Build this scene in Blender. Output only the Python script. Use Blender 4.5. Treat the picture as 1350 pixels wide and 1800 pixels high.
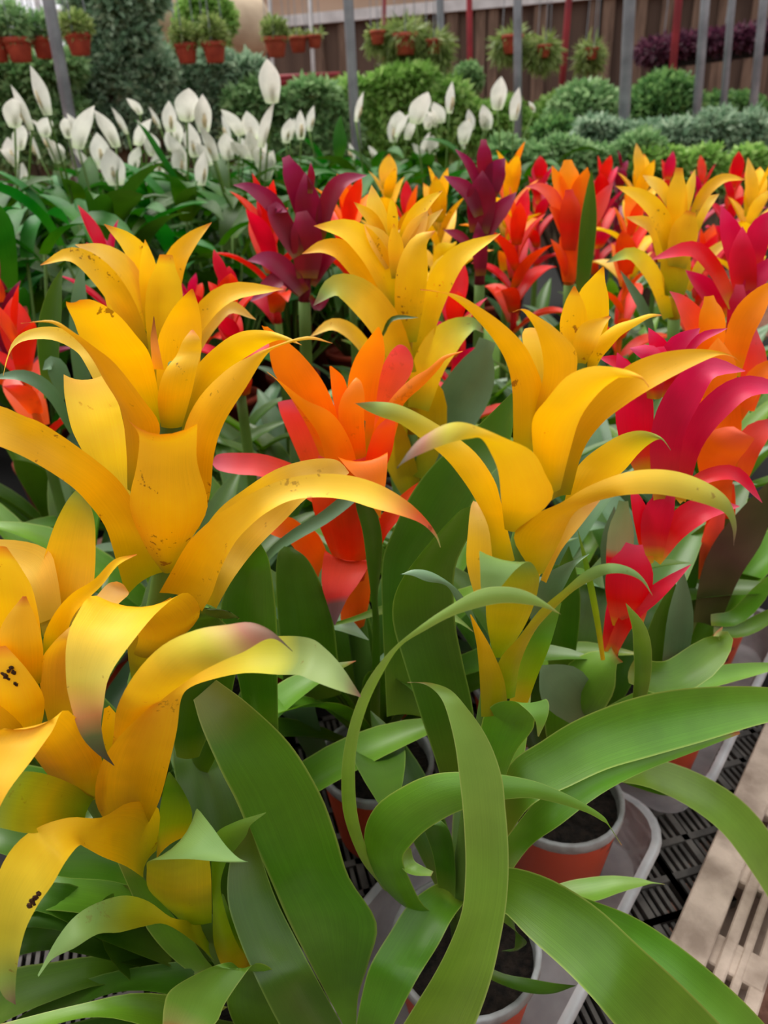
import bpy, bmesh, math, random
import numpy as np
from mathutils import Vector

for o in list(bpy.data.objects):
    bpy.data.objects.remove(o)
SC = bpy.context.scene
COL = SC.collection
random.seed(7)

# ------------------------------------------------------------------ camera
CAMZ = 1.32
TH, RO = math.radians(27.5), math.radians(2.5)
FPX = 1300.0
_F = np.array([0, math.cos(TH), -math.sin(TH)])
_U0 = np.array([0, math.sin(TH), math.cos(TH)])
_R0 = np.array([1.0, 0, 0])
_R = _R0*math.cos(RO) - _U0*math.sin(RO)
_U = _U0*math.cos(RO) + _R0*math.sin(RO)
CAM = np.array([0, 0, CAMZ])
cd = bpy.data.cameras.new('camera')
cam = bpy.data.objects.new('camera', cd)
COL.objects.link(cam)
from mathutils import Matrix
cam.matrix_world = Matrix(((_R[0], _U[0], -_F[0], 0), (_R[1], _U[1], -_F[1], 0), (_R[2], _U[2], -_F[2], CAMZ), (0, 0, 0, 1)))
cd.sensor_fit = 'VERTICAL'; cd.sensor_height = 36; cd.lens = 26
cd.clip_start = 0.02; cd.clip_end = 200
cd.dof.use_dof = True; cd.dof.focus_distance = 0.44; cd.dof.aperture_fstop = 10.5
SC.camera = cam

# ------------------------------------------------------------------ light: overcast day through the greenhouse cover
w = bpy.data.worlds.new('sky'); SC.world = w; w.use_nodes = True
bg = w.node_tree.nodes['Background']
bg.inputs[0].default_value = (1.0, 1.0, 0.985, 1); bg.inputs[1].default_value = 1.15
sd = bpy.data.lights.new('hazy_sun', 'SUN'); sd.energy = 3.3; sd.angle = math.radians(50); sd.color = (1.0, 0.96, 0.9)
sun = bpy.data.objects.new('hazy_sun', sd); COL.objects.link(sun)
sun.rotation_euler = (math.radians(-24), math.radians(-20), 0)
vs = SC.view_settings
vs.view_transform = 'Standard'; vs.look = 'None'; vs.gamma = 1; vs.use_curve_mapping = False
vs.exposure = 0.17

# ------------------------------------------------------------------ helpers
def ray(x, y):
    return _F + (x-675)/FPX*_R - (y-900)/FPX*_U
def P(x, y, Y):                    # point seen at a pixel on the upright plane at distance Y
    r = ray(x, y); return CAM + r*(Y/r[1])
def Pz(x, y, z):                   # point seen at a pixel at height z
    r = ray(x, y); return CAM + r*((z-CAMZ)/r[2])
def srgb(r, g, b):
    f = lambda c: (c/255/12.92) if c/255 <= .04045 else ((c/255+.055)/1.055)**2.4
    return (f(r), f(g), f(b), 1)

def link(o, parent=None):
    COL.objects.link(o)
    if parent is not None: o.parent = parent
    return o
def mesh_obj(name, verts, faces, mat, parent=None, smooth=True, uvs=None):
    me = bpy.data.meshes.new(name)
    me.from_pydata([tuple(map(float, v)) for v in verts], [], faces)
    if uvs is not None:
        ul = me.uv_layers.new(name='UVMap')
        li = np.empty(len(me.loops), dtype=np.int32); me.loops.foreach_get('vertex_index', li)
        ul.data.foreach_set('uv', np.asarray(uvs, dtype=np.float32)[li].ravel())
    if smooth: me.polygons.foreach_set('use_smooth', [True]*len(me.polygons))
    me.materials.append(mat); me.update()
    return link(bpy.data.objects.new(name, me), parent)
def bm_obj(name, bm, mat, parent=None, smooth=False):
    me = bpy.data.meshes.new(name); bm.to_mesh(me); bm.free()
    if smooth: me.polygons.foreach_set('use_smooth', [True]*len(me.polygons))
    for m in (mat if isinstance(mat, list) else [mat]): me.materials.append(m)
    return link(bpy.data.objects.new(name, me), parent)
def tag(o, label, cat, group=None, kind=None):
    if label: o['label'] = label
    if cat: o['category'] = cat
    if group: o['group'] = group
    if kind: o['kind'] = kind
    return o
def thing(name, label, cat, loc=(0, 0, 0), group=None, rz=0):
    o = bpy.data.objects.new(name, None); o.empty_display_size = .02
    o.location = loc; o.rotation_euler = (0, 0, rz)
    link(o); return tag(o, label, cat, group)
def set_parent(o, p):              # parent and keep the world position (roots are only translated)
    o.parent = p
    o.matrix_parent_inverse = Matrix.Translation(-Vector(p.location)) if p.parent is None else Matrix.Identity(4)
def add_box(bm, c, s, R=None):
    hx, hy, hz = s[0]/2, s[1]/2, s[2]/2
    vs_ = []
    for z in (-hz, hz):
        for x, y in ((-hx, -hy), (hx, -hy), (hx, hy), (-hx, hy)):
            v = Vector((x, y, z))
            if R is not None: v = R @ v
            vs_.append(bm.verts.new(v+Vector(c)))
    for f in ((3, 2, 1, 0), (4, 5, 6, 7), (0, 1, 5, 4), (1, 2, 6, 5), (2, 3, 7, 6), (3, 0, 4, 7)):
        bm.faces.new([vs_[i] for i in f])
def add_tube(bm, p0, p1, r0, r1=None, n=10, cap=True):
    p0, p1 = [float(q) for q in p0], [float(q) for q in p1]
    r0 = float(r0); r1 = r0 if r1 is None else float(r1)
    p0, p1 = Vector(p0), Vector(p1); d = (p1-p0).normalized()
    a = d.orthogonal().normalized(); b = d.cross(a)
    A = [bm.verts.new(p0+r0*(math.cos(t)*a+math.sin(t)*b)) for t in [2*math.pi*i/n for i in range(n)]]
    B = [bm.verts.new(p1+r1*(math.cos(t)*a+math.sin(t)*b)) for t in [2*math.pi*i/n for i in range(n)]]
    for i in range(n): bm.faces.new((A[i], A[(i+1) % n], B[(i+1) % n], B[i]))
    if cap: bm.faces.new(A[::-1]); bm.faces.new(B)
def tube_path(bm, pts, rads, n=8):
    rings = []
    a = None
    for i, p in enumerate(pts):
        p = Vector(p); q = Vector(pts[min(i+1, len(pts)-1)])-Vector(pts[max(i-1, 0)])
        d = q.normalized()
        if a is None: a = d.orthogonal().normalized()
        a = (a-d*a.dot(d)).normalized(); b = d.cross(a)
        r = float(rads[i] if hasattr(rads, '__len__') else rads)
        rings.append([bm.verts.new(p+r*(math.cos(2*math.pi*k/n)*a+math.sin(2*math.pi*k/n)*b)) for k in range(n)])
    for A, B in zip(rings, rings[1:]):
        for k in range(n): bm.faces.new((A[k], A[(k+1) % n], B[(k+1) % n], B[k]))
    bm.faces.new(rings[0][::-1]); bm.faces.new(rings[-1])
def add_lathe(bm, prof, c=(0, 0, 0), n=28, cap0=False, cap1=False, sx=1, sy=1):
    rings = []
    for r, z in prof:
        rings.append([bm.verts.new((c[0]+sx*r*math.cos(2*math.pi*k/n), c[1]+sy*r*math.sin(2*math.pi*k/n), c[2]+z)) for k in range(n)])
    for A, B in zip(rings, rings[1:]):
        for k in range(n): bm.faces.new((A[k], A[(k+1) % n], B[(k+1) % n], B[k]))
    if cap0: bm.faces.new(rings[0][::-1])
    if cap1: bm.faces.new(rings[-1])

# ------------------------------------------------------------------ materials
MATS = {}
def new_mat(name):
    m = bpy.data.materials.new(name); m.use_nodes = True
    nt = m.node_tree; nt.nodes.clear()
    out = nt.nodes.new('ShaderNodeOutputMaterial')
    MATS[name] = m
    return m, nt, nt.nodes, nt.links, out
def ramp(nt, stops):
    r = nt.nodes.new('ShaderNodeValToRGB'); e = r.color_ramp.elements
    while len(e) < len(stops): e.new(.5)
    for i, (p, c) in enumerate(stops): e[i].position = p; e[i].color = c
    return r
def leaf_mat(name, stops, rough=.42, spec=.35, trans=.28, vein=.045, spots=0.0, mott=.12, jit=.10, back=None, tmul=1.25, coat=0.0, edge=None):
    """leaf or bract: colour runs from base to tip, fine parallel veins, optional brown specks"""
    m, nt, N, L, out = new_mat(name)
    uv = N.new('ShaderNodeUVMap'); sep = N.new('ShaderNodeSeparateXYZ'); L.new(uv.outputs[0], sep.inputs[0])
    oi = N.new('ShaderNodeObjectInfo'); tc = N.new('ShaderNodeTexCoord')
    nz = N.new('ShaderNodeTexNoise'); nz.inputs['Scale'].default_value = 16; nz.inputs['Detail'].default_value = 2
    L.new(tc.outputs['Object'], nz.inputs['Vector'])
    ad = N.new('ShaderNodeMath'); ad.operation = 'MULTIPLY_ADD'; ad.inputs[1].default_value = .14
    s0 = N.new('ShaderNodeMath'); s0.operation = 'SUBTRACT'; s0.inputs[1].default_value = .5
    L.new(nz.outputs['Fac'], s0.inputs[0]); L.new(s0.outputs[0], ad.inputs[0]); L.new(sep.outputs['Y'], ad.inputs[2])
    rp = ramp(nt, stops); L.new(ad.outputs[0], rp.inputs[0])
    # veins
    mp = N.new('ShaderNodeMapping'); mp.inputs['Scale'].default_value = (44, .7, 1); L.new(uv.outputs[0], mp.inputs[0])
    vn = N.new('ShaderNodeTexNoise'); vn.inputs['Scale'].default_value = 1.6; vn.inputs['Detail'].default_value = 3
    L.new(mp.outputs[0], vn.inputs['Vector'])
    vr = N.new('ShaderNodeMapRange'); vr.inputs[1].default_value = .3; vr.inputs[2].default_value = .7
    vr.inputs[3].default_value = 1-vein; vr.inputs[4].default_value = 1+vein
    L.new(vn.outputs['Fac'], vr.inputs[0])
    n2 = N.new('ShaderNodeTexNoise'); n2.inputs['Scale'].default_value = 28; L.new(tc.outputs['Object'], n2.inputs['Vector'])
    mr = N.new('ShaderNodeMapRange'); mr.inputs[1].default_value = .3; mr.inputs[2].default_value = .7
    mr.inputs[3].default_value = 1-mott; mr.inputs[4].default_value = 1+mott; L.new(n2.outputs['Fac'], mr.inputs[0])
    mu = N.new('ShaderNodeMath'); mu.operation = 'MULTIPLY'; L.new(vr.outputs[0], mu.inputs[0]); L.new(mr.outputs[0], mu.inputs[1])
    jr = N.new('ShaderNodeMapRange'); jr.inputs[3].default_value = 1-jit; jr.inputs[4].default_value = 1+jit
    L.new(oi.outputs['Random'], jr.inputs[0])
    mu2 = N.new('ShaderNodeMath'); mu2.operation = 'MULTIPLY'; L.new(mu.outputs[0], mu2.inputs[0]); L.new(jr.outputs[0], mu2.inputs[1])
    hs = N.new('ShaderNodeHueSaturation'); L.new(rp.outputs[0], hs.inputs['Color']); L.new(mu2.outputs[0], hs.inputs['Value'])
    hr = N.new('ShaderNodeMapRange'); hr.inputs[3].default_value = .5-jit*.09; hr.inputs[4].default_value = .5+jit*.09
    L.new(oi.outputs['Random'], hr.inputs[0]); L.new(hr.outputs[0], hs.inputs['Hue'])
    col = hs.outputs[0]
    if spots > 0:
        ns = N.new('ShaderNodeTexNoise'); ns.inputs['Scale'].default_value = 210; ns.inputs['Detail'].default_value = 3; ns.inputs['Roughness'].default_value = .65
        L.new(tc.outputs['Object'], ns.inputs['Vector'])
        nl = N.new('ShaderNodeTexNoise'); nl.inputs['Scale'].default_value = 30; L.new(tc.outputs['Object'], nl.inputs['Vector'])
        mm = N.new('ShaderNodeMath'); mm.operation = 'MULTIPLY'; L.new(ns.outputs['Fac'], mm.inputs[0]); L.new(nl.outputs['Fac'], mm.inputs[1])
        sr = N.new('ShaderNodeMapRange'); sr.inputs[1].default_value = .385; sr.inputs[2].default_value = .42
        sr.inputs[3].default_value = 0; sr.inputs[4].default_value = spots; L.new(mm.outputs[0], sr.inputs[0])
        mx = N.new('ShaderNodeMixRGB'); mx.inputs[2].default_value = srgb(120, 62, 22); L.new(sr.outputs[0], mx.inputs[0]); L.new(col, mx.inputs[1])
        col = mx.outputs[0]
    if edge is not None:
        e1 = N.new('ShaderNodeMath'); e1.operation = 'MULTIPLY_ADD'; e1.inputs[1].default_value = 2; e1.inputs[2].default_value = -1; L.new(sep.outputs['X'], e1.inputs[0])
        e2 = N.new('ShaderNodeMath'); e2.operation = 'ABSOLUTE'; L.new(e1.outputs[0], e2.inputs[0])
        e3 = N.new('ShaderNodeMapRange'); e3.inputs[1].default_value = .93; e3.inputs[2].default_value = 1.0; e3.inputs[4].default_value = .6; L.new(e2.outputs[0], e3.inputs[0])
        ex = N.new('ShaderNodeMixRGB'); ex.inputs[2].default_value = edge; L.new(e3.outputs[0], ex.inputs[0]); L.new(col, ex.inputs[1]); col = ex.outputs[0]
    b = N.new('ShaderNodeBsdfPrincipled')
    L.new(col, b.inputs['Base Color']); b.inputs['Roughness'].default_value = rough; b.inputs['Specular IOR Level'].default_value = spec
    if coat: b.inputs['Coat Weight'].default_value = coat; b.inputs['Coat Roughness'].default_value = .28
    bp = N.new('ShaderNodeBump'); bp.inputs['Strength'].default_value = .18; bp.inputs['Distance'].default_value = .0006
    L.new(vn.outputs['Fac'], bp.inputs['Height']); L.new(bp.outputs[0], b.inputs['Normal'])
    t = N.new('ShaderNodeBsdfTranslucent')
    h2 = N.new('ShaderNodeHueSaturation'); h2.inputs['Value'].default_value = tmul; h2.inputs['Saturation'].default_value = 1.1
    L.new(col, h2.inputs['Color']); L.new(h2.outputs[0], t.inputs[0])
    mix = N.new('ShaderNodeMixShader'); mix.inputs[0].default_value = trans
    L.new(b.outputs[0], mix.inputs[1]); L.new(t.outputs[0], mix.inputs[2]); L.new(mix.outputs[0], out.inputs[0])
    return m
def plain_mat(name, c, rough=.6, spec=.3, var=.12, scale=8, c2=None, metal=0, bump=0, bscale=None, thr=(.35, .65), stretch=None):
    m, nt, N, L, out = new_mat(name)
    tc = N.new('ShaderNodeTexCoord'); nz = N.new('ShaderNodeTexNoise'); nz.inputs['Scale'].default_value = scale; nz.inputs['Detail'].default_value = 5
    src = tc.outputs['Object']
    if stretch:
        mp = N.new('ShaderNodeMapping'); mp.inputs['Scale'].default_value = stretch; L.new(src, mp.inputs[0]); src = mp.outputs[0]
    L.new(src, nz.inputs['Vector'])
    c2 = c2 or tuple(min(1, x*(1-var*2)) for x in c[:3])+(1,)
    rp = ramp(nt, [(thr[0], c2), (thr[1], c)]); L.new(nz.outputs['Fac'], rp.inputs[0])
    b = N.new('ShaderNodeBsdfPrincipled'); L.new(rp.outputs[0], b.inputs['Base Color'])
    b.inputs['Roughness'].default_value = rough; b.inputs['Specular IOR Level'].default_value = spec; b.inputs['Metallic'].default_value = metal
    if bump:
        n3 = N.new('ShaderNodeTexNoise'); n3.inputs['Scale'].default_value = bscale or scale*4; n3.inputs['Detail'].default_value = 6
        L.new(src, n3.inputs['Vector'])
        bp = N.new('ShaderNodeBump'); bp.inputs['Strength'].default_value = bump; bp.inputs['Distance'].default_value = .01
        L.new(n3.outputs['Fac'], bp.inputs['Height']); L.new(bp.outputs[0], b.inputs['Normal'])
    L.new(b.outputs[0], out.inputs[0])
    return m
def clear_mat(name, tint, alpha, rough):
    m, nt, N, L, out = new_mat(name)
    tc = N.new('ShaderNodeTexCoord'); nz = N.new('ShaderNodeTexNoise'); nz.inputs['Scale'].default_value = 14; nz.inputs['Detail'].default_value = 4
    L.new(tc.outputs['Object'], nz.inputs['Vector'])
    r = N.new('ShaderNodeMapRange'); r.inputs[1].default_value = .3; r.inputs[2].default_value = .7; r.inputs[3].default_value = alpha-.15; r.inputs[4].default_value = alpha+.2
    L.new(nz.outputs['Fac'], r.inputs[0])
    b = N.new('ShaderNodeBsdfPrincipled'); b.inputs['Base Color'].default_value = tint; b.inputs['Roughness'].default_value = rough
    t = N.new('ShaderNodeBsdfTransparent'); t.inputs[0].default_value = (.93, .93, .95, 1)
    x = N.new('ShaderNodeMixShader'); L.new(r.outputs[0], x.inputs[0]); L.new(t.outputs[0], x.inputs[1]); L.new(b.outputs[0], x.inputs[2])
    L.new(x.outputs[0], out.inputs[0]); return m

S = srgb
YB, YM, YT = S(196, 160, 8), S(250, 186, 10), S(254, 205, 50)
leaf_mat('y', [(0, S(146, 142, 6)), (.14, S(196, 162, 6)), (.36, S(242, 182, 6)), (.55, S(253, 198, 14)), (.9, S(254, 204, 48)), (1, S(222, 130, 50))], spots=.75, trans=.26, rough=.45)
leaf_mat('yg', [(0, S(150, 142, 8)), (.1, S(190, 160, 8)), (.28, S(248, 188, 6)), (.56, S(254, 208, 40)), (.76, S(206, 194, 60)), (.9, S(140, 164, 80)), (1, S(120, 100, 80))], spots=.5, trans=.26, rough=.45)
leaf_mat('yd', [(0, S(176, 150, 8)), (.22, S(246, 186, 6)), (.6, S(254, 208, 46)), (.74, S(214, 196, 80)), (.84, S(206, 150, 100)), (.91, S(104, 122, 78)), (1, S(74, 74, 66))], spots=.6, trans=.26, rough=.45)
leaf_mat('yx', [(0, S(176, 150, 8)), (.22, S(246, 186, 6)), (.66, S(254, 208, 46)), (.82, S(210, 200, 70)), (.9, S(176, 120, 96)), (.96, S(104, 96, 84)), (1, S(80, 84, 70))], spots=.5, trans=.26, rough=.45)
leaf_mat('yt', [(0, S(176, 150, 8)), (.2, S(248, 188, 6)), (.6, S(254, 204, 38)), (.7, S(214, 202, 50)), (.77, S(196, 196, 60)), (.82, S(138, 160, 92)), (.95, S(150, 174, 110)), (1, S(130, 100, 84))], spots=.4, trans=.26, rough=.45)
leaf_mat('yp', [(0, S(200, 165, 30)), (.4, S(244, 196, 62)), (.8, S(250, 212, 100)), (1, S(238, 190, 110))], spots=.3, trans=.34, rough=.5)  # pale copy of the yellow bract, its backlit look put into the colour
leaf_mat('yr', [(0, S(190, 155, 10)), (.25, S(246, 184, 6)), (.6, S(254, 204, 60)), (.8, S(254, 204, 60)), (.91, S(228, 100, 60)), (.96, S(190, 90, 70)), (1, S(150, 150, 90))], spots=.5, trans=.26)
leaf_mat('yo', [(0, S(120, 130, 8)), (.5, S(190, 158, 8)), (1, S(240, 180, 10))], spots=.5, trans=.24)
leaf_mat('yw', [(0, S(110, 140, 10)), (.35, S(190, 170, 20)), (.6, S(170, 180, 40)), (.75, S(128, 164, 82)), (1, S(140, 176, 110))], spots=.25, trans=.26)
leaf_mat('gy', [(0, S(200, 160, 20)), (.3, S(140, 160, 12)), (.7, S(92, 140, 24)), (1, S(110, 140, 60))], trans=.26)
leaf_mat('o', [(0, S(196, 140, 8)), (.25, S(244, 108, 4)), (.6, S(250, 128, 8)), (1, S(254, 146, 30))], spots=.2, trans=.28)
leaf_mat('op', [(0, S(244, 100, 20)), (.35, S(240, 90, 50)), (.8, S(242, 92, 86)), (1, S(214, 96, 110))], spots=.15, trans=.3)
leaf_mat('or', [(0, S(210, 70, 10)), (.4, S(238, 62, 10)), (.8, S(244, 90, 20)), (1, S(230, 90, 70))], trans=.28)
leaf_mat('ot', [(0, S(220, 56, 8)), (.55, S(240, 72, 28)), (.74, S(222, 62, 46)), (.8, S(128, 84, 84)), (1, S(120, 86, 96))], trans=.26)
leaf_mat('p', [(0, S(190, 150, 30)), (.14, S(206, 60, 50)), (.35, S(208, 6, 44)), (.75, S(220, 22, 72)), (1, S(224, 84, 120))], trans=.28, coat=.1)
leaf_mat('pt', [(0, S(200, 10, 44)), (.45, S(216, 20, 64)), (.55, S(150, 150, 110)), (1, S(120, 150, 100))], trans=.28)
leaf_mat('m', [(0, S(120, 80, 20)), (.16, S(112, 6, 36)), (.6, S(140, 4, 50)), (.85, S(150, 40, 84)), (1, S(168, 90, 120))], trans=.24, coat=.12)
leaf_mat('r', [(0, S(150, 70, 20)), (.2, S(206, 12, 12)), (.8, S(230, 20, 24)), (1, S(236, 80, 80))], trans=.28)
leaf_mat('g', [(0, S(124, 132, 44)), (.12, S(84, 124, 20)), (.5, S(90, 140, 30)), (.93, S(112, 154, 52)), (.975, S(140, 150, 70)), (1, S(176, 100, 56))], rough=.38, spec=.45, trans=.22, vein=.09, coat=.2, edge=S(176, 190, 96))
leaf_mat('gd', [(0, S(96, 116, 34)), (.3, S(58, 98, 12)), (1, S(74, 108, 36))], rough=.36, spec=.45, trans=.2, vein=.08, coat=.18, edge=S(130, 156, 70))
leaf_mat('gl', [(0, S(116, 138, 42)), (.5, S(116, 160, 54)), (.95, S(136, 170, 78)), (1, S(150, 120, 70))], rough=.38, spec=.5, trans=.2, vein=.09, coat=.3, edge=S(190, 204, 120))
leaf_mat('gg', [(0, S(80, 110, 60)), (.5, S(88, 122, 84)), (1, S(110, 140, 106))], rough=.4, spec=.45, trans=.15, vein=.06, coat=.1)
leaf_mat('br', [(0, S(70, 84, 30)), (.5, S(84, 60, 48)), (1, S(84, 90, 50))], trans=.15)
leaf_mat('dry', [(0, S(240, 170, 20)), (.4, S(214, 150, 80)), (1, S(120, 70, 50))], trans=.15)
leaf_mat('lily', [(0, S(70, 112, 30)), (.4, S(44, 90, 26)), (1, S(62, 108, 40))], rough=.5, spec=.22, trans=.22, vein=.1, jit=.35)
leaf_mat('spathe', [(0, S(214, 226, 190)), (.25, S(240, 240, 232)), (1, S(244, 240, 234))], rough=.5, trans=.35, vein=.04, tmul=1.0, jit=.03)
plain_mat('spadix', S(226, 208, 170), var=.1)
plain_mat('stalk', S(88, 120, 44), var=.2)
for _n, _c in (('y', S(200, 160, 10)), ('o', S(226, 100, 8)), ('p', S(190, 14, 44)), ('m', S(112, 6, 40)), ('r', S(190, 16, 16))): plain_mat('stalk_'+_n, _c, var=.15)
plain_mat('debris', S(70, 44, 24), rough=.9, var=.2, scale=200)
plain_mat('budyellow', S(246, 190, 30), var=.15)
plain_mat('pot_red', S(204, 80, 46), rough=.5, spec=.35, c2=S(84, 44, 30), scale=32, thr=(.31, .36))
plain_mat('pot_rim', S(176, 178, 182), rough=.45, c2=S(120, 116, 112), scale=30)
plain_mat('terracotta', S(172, 74, 52), rough=.7, c2=S(142, 56, 40), scale=20)
plain_mat('soil', S(48, 38, 32), rough=.95, c2=S(18, 14, 12), scale=120, bump=1.0, bscale=180)
clear_mat('clear_plastic', (.9, .9, .94, 1), .4, .2)
plain_mat('crate_black', S(96, 92, 88), rough=.6, c2=S(58, 55, 53), scale=30)
plain_mat('crate_slot', S(20, 19, 19), rough=.8)
plain_mat('pallet', S(206, 186, 170), rough=.8, c2=S(150, 132, 118), scale=22, bump=.3)
plain_mat('dirt', S(156, 112, 94), rough=.95, c2=S(112, 74, 60), scale=26, bump=.8)
plain_mat('galv', S(150, 153, 160), rough=.5, metal=.25, c2=S(118, 121, 128), scale=10)
plain_mat('redpaint', S(150, 44, 52), rough=.6, c2=S(120, 34, 42))
plain_mat('tarp', S(92, 74, 64), rough=.9, c2=S(72, 57, 50), scale=2.5, stretch=(3, 1, .4))
plain_mat('tarp_light', S(176, 148, 128), rough=.9, c2=S(156, 130, 112), scale=1.5)
plain_mat('board', S(120, 98, 84), rough=.9, c2=S(84, 66, 56), scale=6, stretch=(4, 4, .5))
plain_mat('paleframe', S(206, 204, 206), rough=.6, c2=S(180, 178, 180))
plain_mat('duct', S(206, 186, 160), rough=.7, c2=S(186, 164, 140))
plain_mat('darkhole', S(26, 22, 20), rough=.9)
plain_mat('trunk', S(96, 80, 62), rough=.9, c2=S(70, 56, 44), scale=12)
plain_mat('rust', S(170, 92, 74), rough=.8, c2=S(136, 70, 56))

# ------------------------------------------------------------------ leaf building
def catmull(A, n):
    A = np.asarray(A, float); k = len(A)
    Q = np.vstack([2*A[0]-A[1], A, 2*A[-1]-A[-2]])
    out = []
    for i in range(k-1):
        p0, p1, p2, p3 = Q[i], Q[i+1], Q[i+2], Q[i+3]
        for j in range(n):
            t = j/n
            out.append(.5*((2*p1)+(-p0+p2)*t+(2*p0-5*p1+4*p2-p3)*t*t+(-p0+3*p1-3*p2+p3)*t**3))
    out.append(A[-1]); return np.array(out)
def leaf_from_edges(name, Lp, Rp, mat, parent, cup=.14, nsub=4, nc=6, wave=0.0):
    LR = catmull(np.hstack([Lp, Rp]), nsub)
    Lc, Rc = LR[:, :3], LR[:, 3:]
    M = (Lc+Rc)/2; W = Rc-Lc
    T = np.gradient(M, axis=0)
    n = np.cross(T, W); ln = np.linalg.norm(n, axis=1, keepdims=True); n = n/np.maximum(ln, 1e-9)
    if np.sum(n[:, 2]*ln[:, 0]) > 0: n = -n           # lower (outer) side of the blade
    wid = np.linalg.norm(W, axis=1, keepdims=True)
    cum = np.concatenate([[0], np.cumsum(np.linalg.norm(np.diff(M, axis=0), axis=1))]); cum /= max(cum[-1], 1e-9)
    V, UV = [], []
    ph = random.random()*6
    for j in range(nc+1):
        t = j/nc
        q = 1-(2*t-1)**2
        V.append(Lc+W*t + n*wid*cup*q); UV.append(np.stack([np.full(len(M), t), cum], 1))
    V = np.stack(V, 1).reshape(-1, 3); UV = np.stack(UV, 1).reshape(-1, 2)
    rows = len(M); F = []
    for i in range(rows-1):
        for j in range(nc):
            a = i*(nc+1)+j; F.append((a, a+1, a+nc+2, a+nc+1))
    return mesh_obj(name, V, F, MATS[mat], parent, True, UV)
def traced(parent, Y0, secs, mat, name='bract', cup=.14, slant=.75, root=None):
    """cross sections read off the photograph: (xL,yL,xR,yR, cm in front of/behind the plant's axis)"""
    Lp, Rp = [], []
    for xl, yl, xr, yr, d in secs:
        Y = Y0+d/100
        a, b = P(xl, yl, Y), P(xr, yr, Y)
        dz = a[2]-b[2]
        dY = max(-.03, min(.03, slant*dz/2))
        Lp.append(P(xl, yl, Y+dY)); Rp.append(P(xr, yr, Y-dY))
    o = leaf_from_edges(name, np.array(Lp), np.array(Rp), mat, None, cup)
    set_parent(o, parent); return o
def quick(parent, Y0, pts, w, d0, d1, mat, name='bract', blunt=False, cup=.16):
    """centre line in pixels plus greatest half width"""
    pts = np.array(pts, float); C = catmull(pts, 4)
    cum = np.concatenate([[0], np.cumsum(np.linalg.norm(np.diff(C, axis=0), axis=1))]); cum /= cum[-1]
    T = np.gradient(C, axis=0); T /= np.maximum(np.linalg.norm(T, axis=1, keepdims=True), 1e-9)
    N_ = np.stack([T[:, 1], -T[:, 0]], 1)
    secs = []
    for i in range(0, len(C)):
        t = cum[i]
        hw = w*((.62+.38*math.sin(math.pi*min(t/.55, 1)/2)) if t < .55 else max(.02, (1-((t-.55)/.45)**(2.6 if blunt else 1.7))))
        if blunt and t > .99: hw = w*.35
        l, r = C[i]+N_[i]*hw, C[i]-N_[i]*hw
        secs.append((l[0], l[1], r[0], r[1], d0+(d1-d0)*t))
    Lp, Rp = [], []
    for xl, yl, xr, yr, d in secs:
        Y = Y0+d/100
        a, b = P(xl, yl, Y), P(xr, yr, Y); dz = a[2]-b[2]; dY = .75*dz/2
        Lp.append(P(xl, yl, Y+dY)); Rp.append(P(xr, yr, Y-dY))
    o = leaf_from_edges(name, np.array(Lp), np.array(Rp), mat, None, cup, nsub=1, nc=4)
    set_parent(o, parent); return o
def arc_leaf(parent, base, az, length, width, el0, el1, mat, name='leaf', cup=.16, nseg=10, nc=4, tw=0.0, pw=1.0, tipw=1.7, roll=0.0):
    """free blade: leaves the base at elevation el0 and bends over to el1 (degrees)"""
    p = np.array(base, float); Lp, Rp = [], []
    ca, sa = math.cos(az), math.sin(az)
    for i in range(nseg+1):
        t = i/nseg
        el = math.radians(el0+(el1-el0)*t**pw); a2 = az+tw*t
        hd = np.array([math.cos(a2), math.sin(a2), 0]); pr = np.array([-math.sin(a2), math.cos(a2), 0])
        nrm = np.array([-math.sin(el)*hd[0], -math.sin(el)*hd[1], math.cos(el)])
        wv = pr*math.cos(roll*t)+nrm*math.sin(roll*t)
        hw = width/2*((.6+.4*math.sin(math.pi*min(t/.5, 1)/2)) if t < .5 else max(.015, 1-((t-.5)/.5)**tipw))
        Lp.append(p+wv*hw); Rp.append(p-wv*hw)
        p = p+(hd*math.cos(el)+np.array([0, 0, math.sin(el)]))*length/nseg
    o = leaf_from_edges(name, np.array(Lp), np.array(Rp), mat, None, cup, nsub=1, nc=nc)
    if parent is not None: set_parent(o, parent)
    return o

# ================================================================== SETTING
BZ = 0.60                                    # top of the growing bench
UA = math.radians(39)                        # the bench runs 39 degrees to the right of the view
Ux, Uy = math.sin(UA), math.cos(UA)
def uv(u, v, z=0): return (u*Ux+v*Uy, u*Uy-v*Ux, z)
def struct(o): o['kind'] = 'structure'; return o

bm = bmesh.new(); add_box(bm, (0, 6, -.05), (40, 30, .1))
struct(bm_obj('floor', bm, MATS['dirt']))

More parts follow.
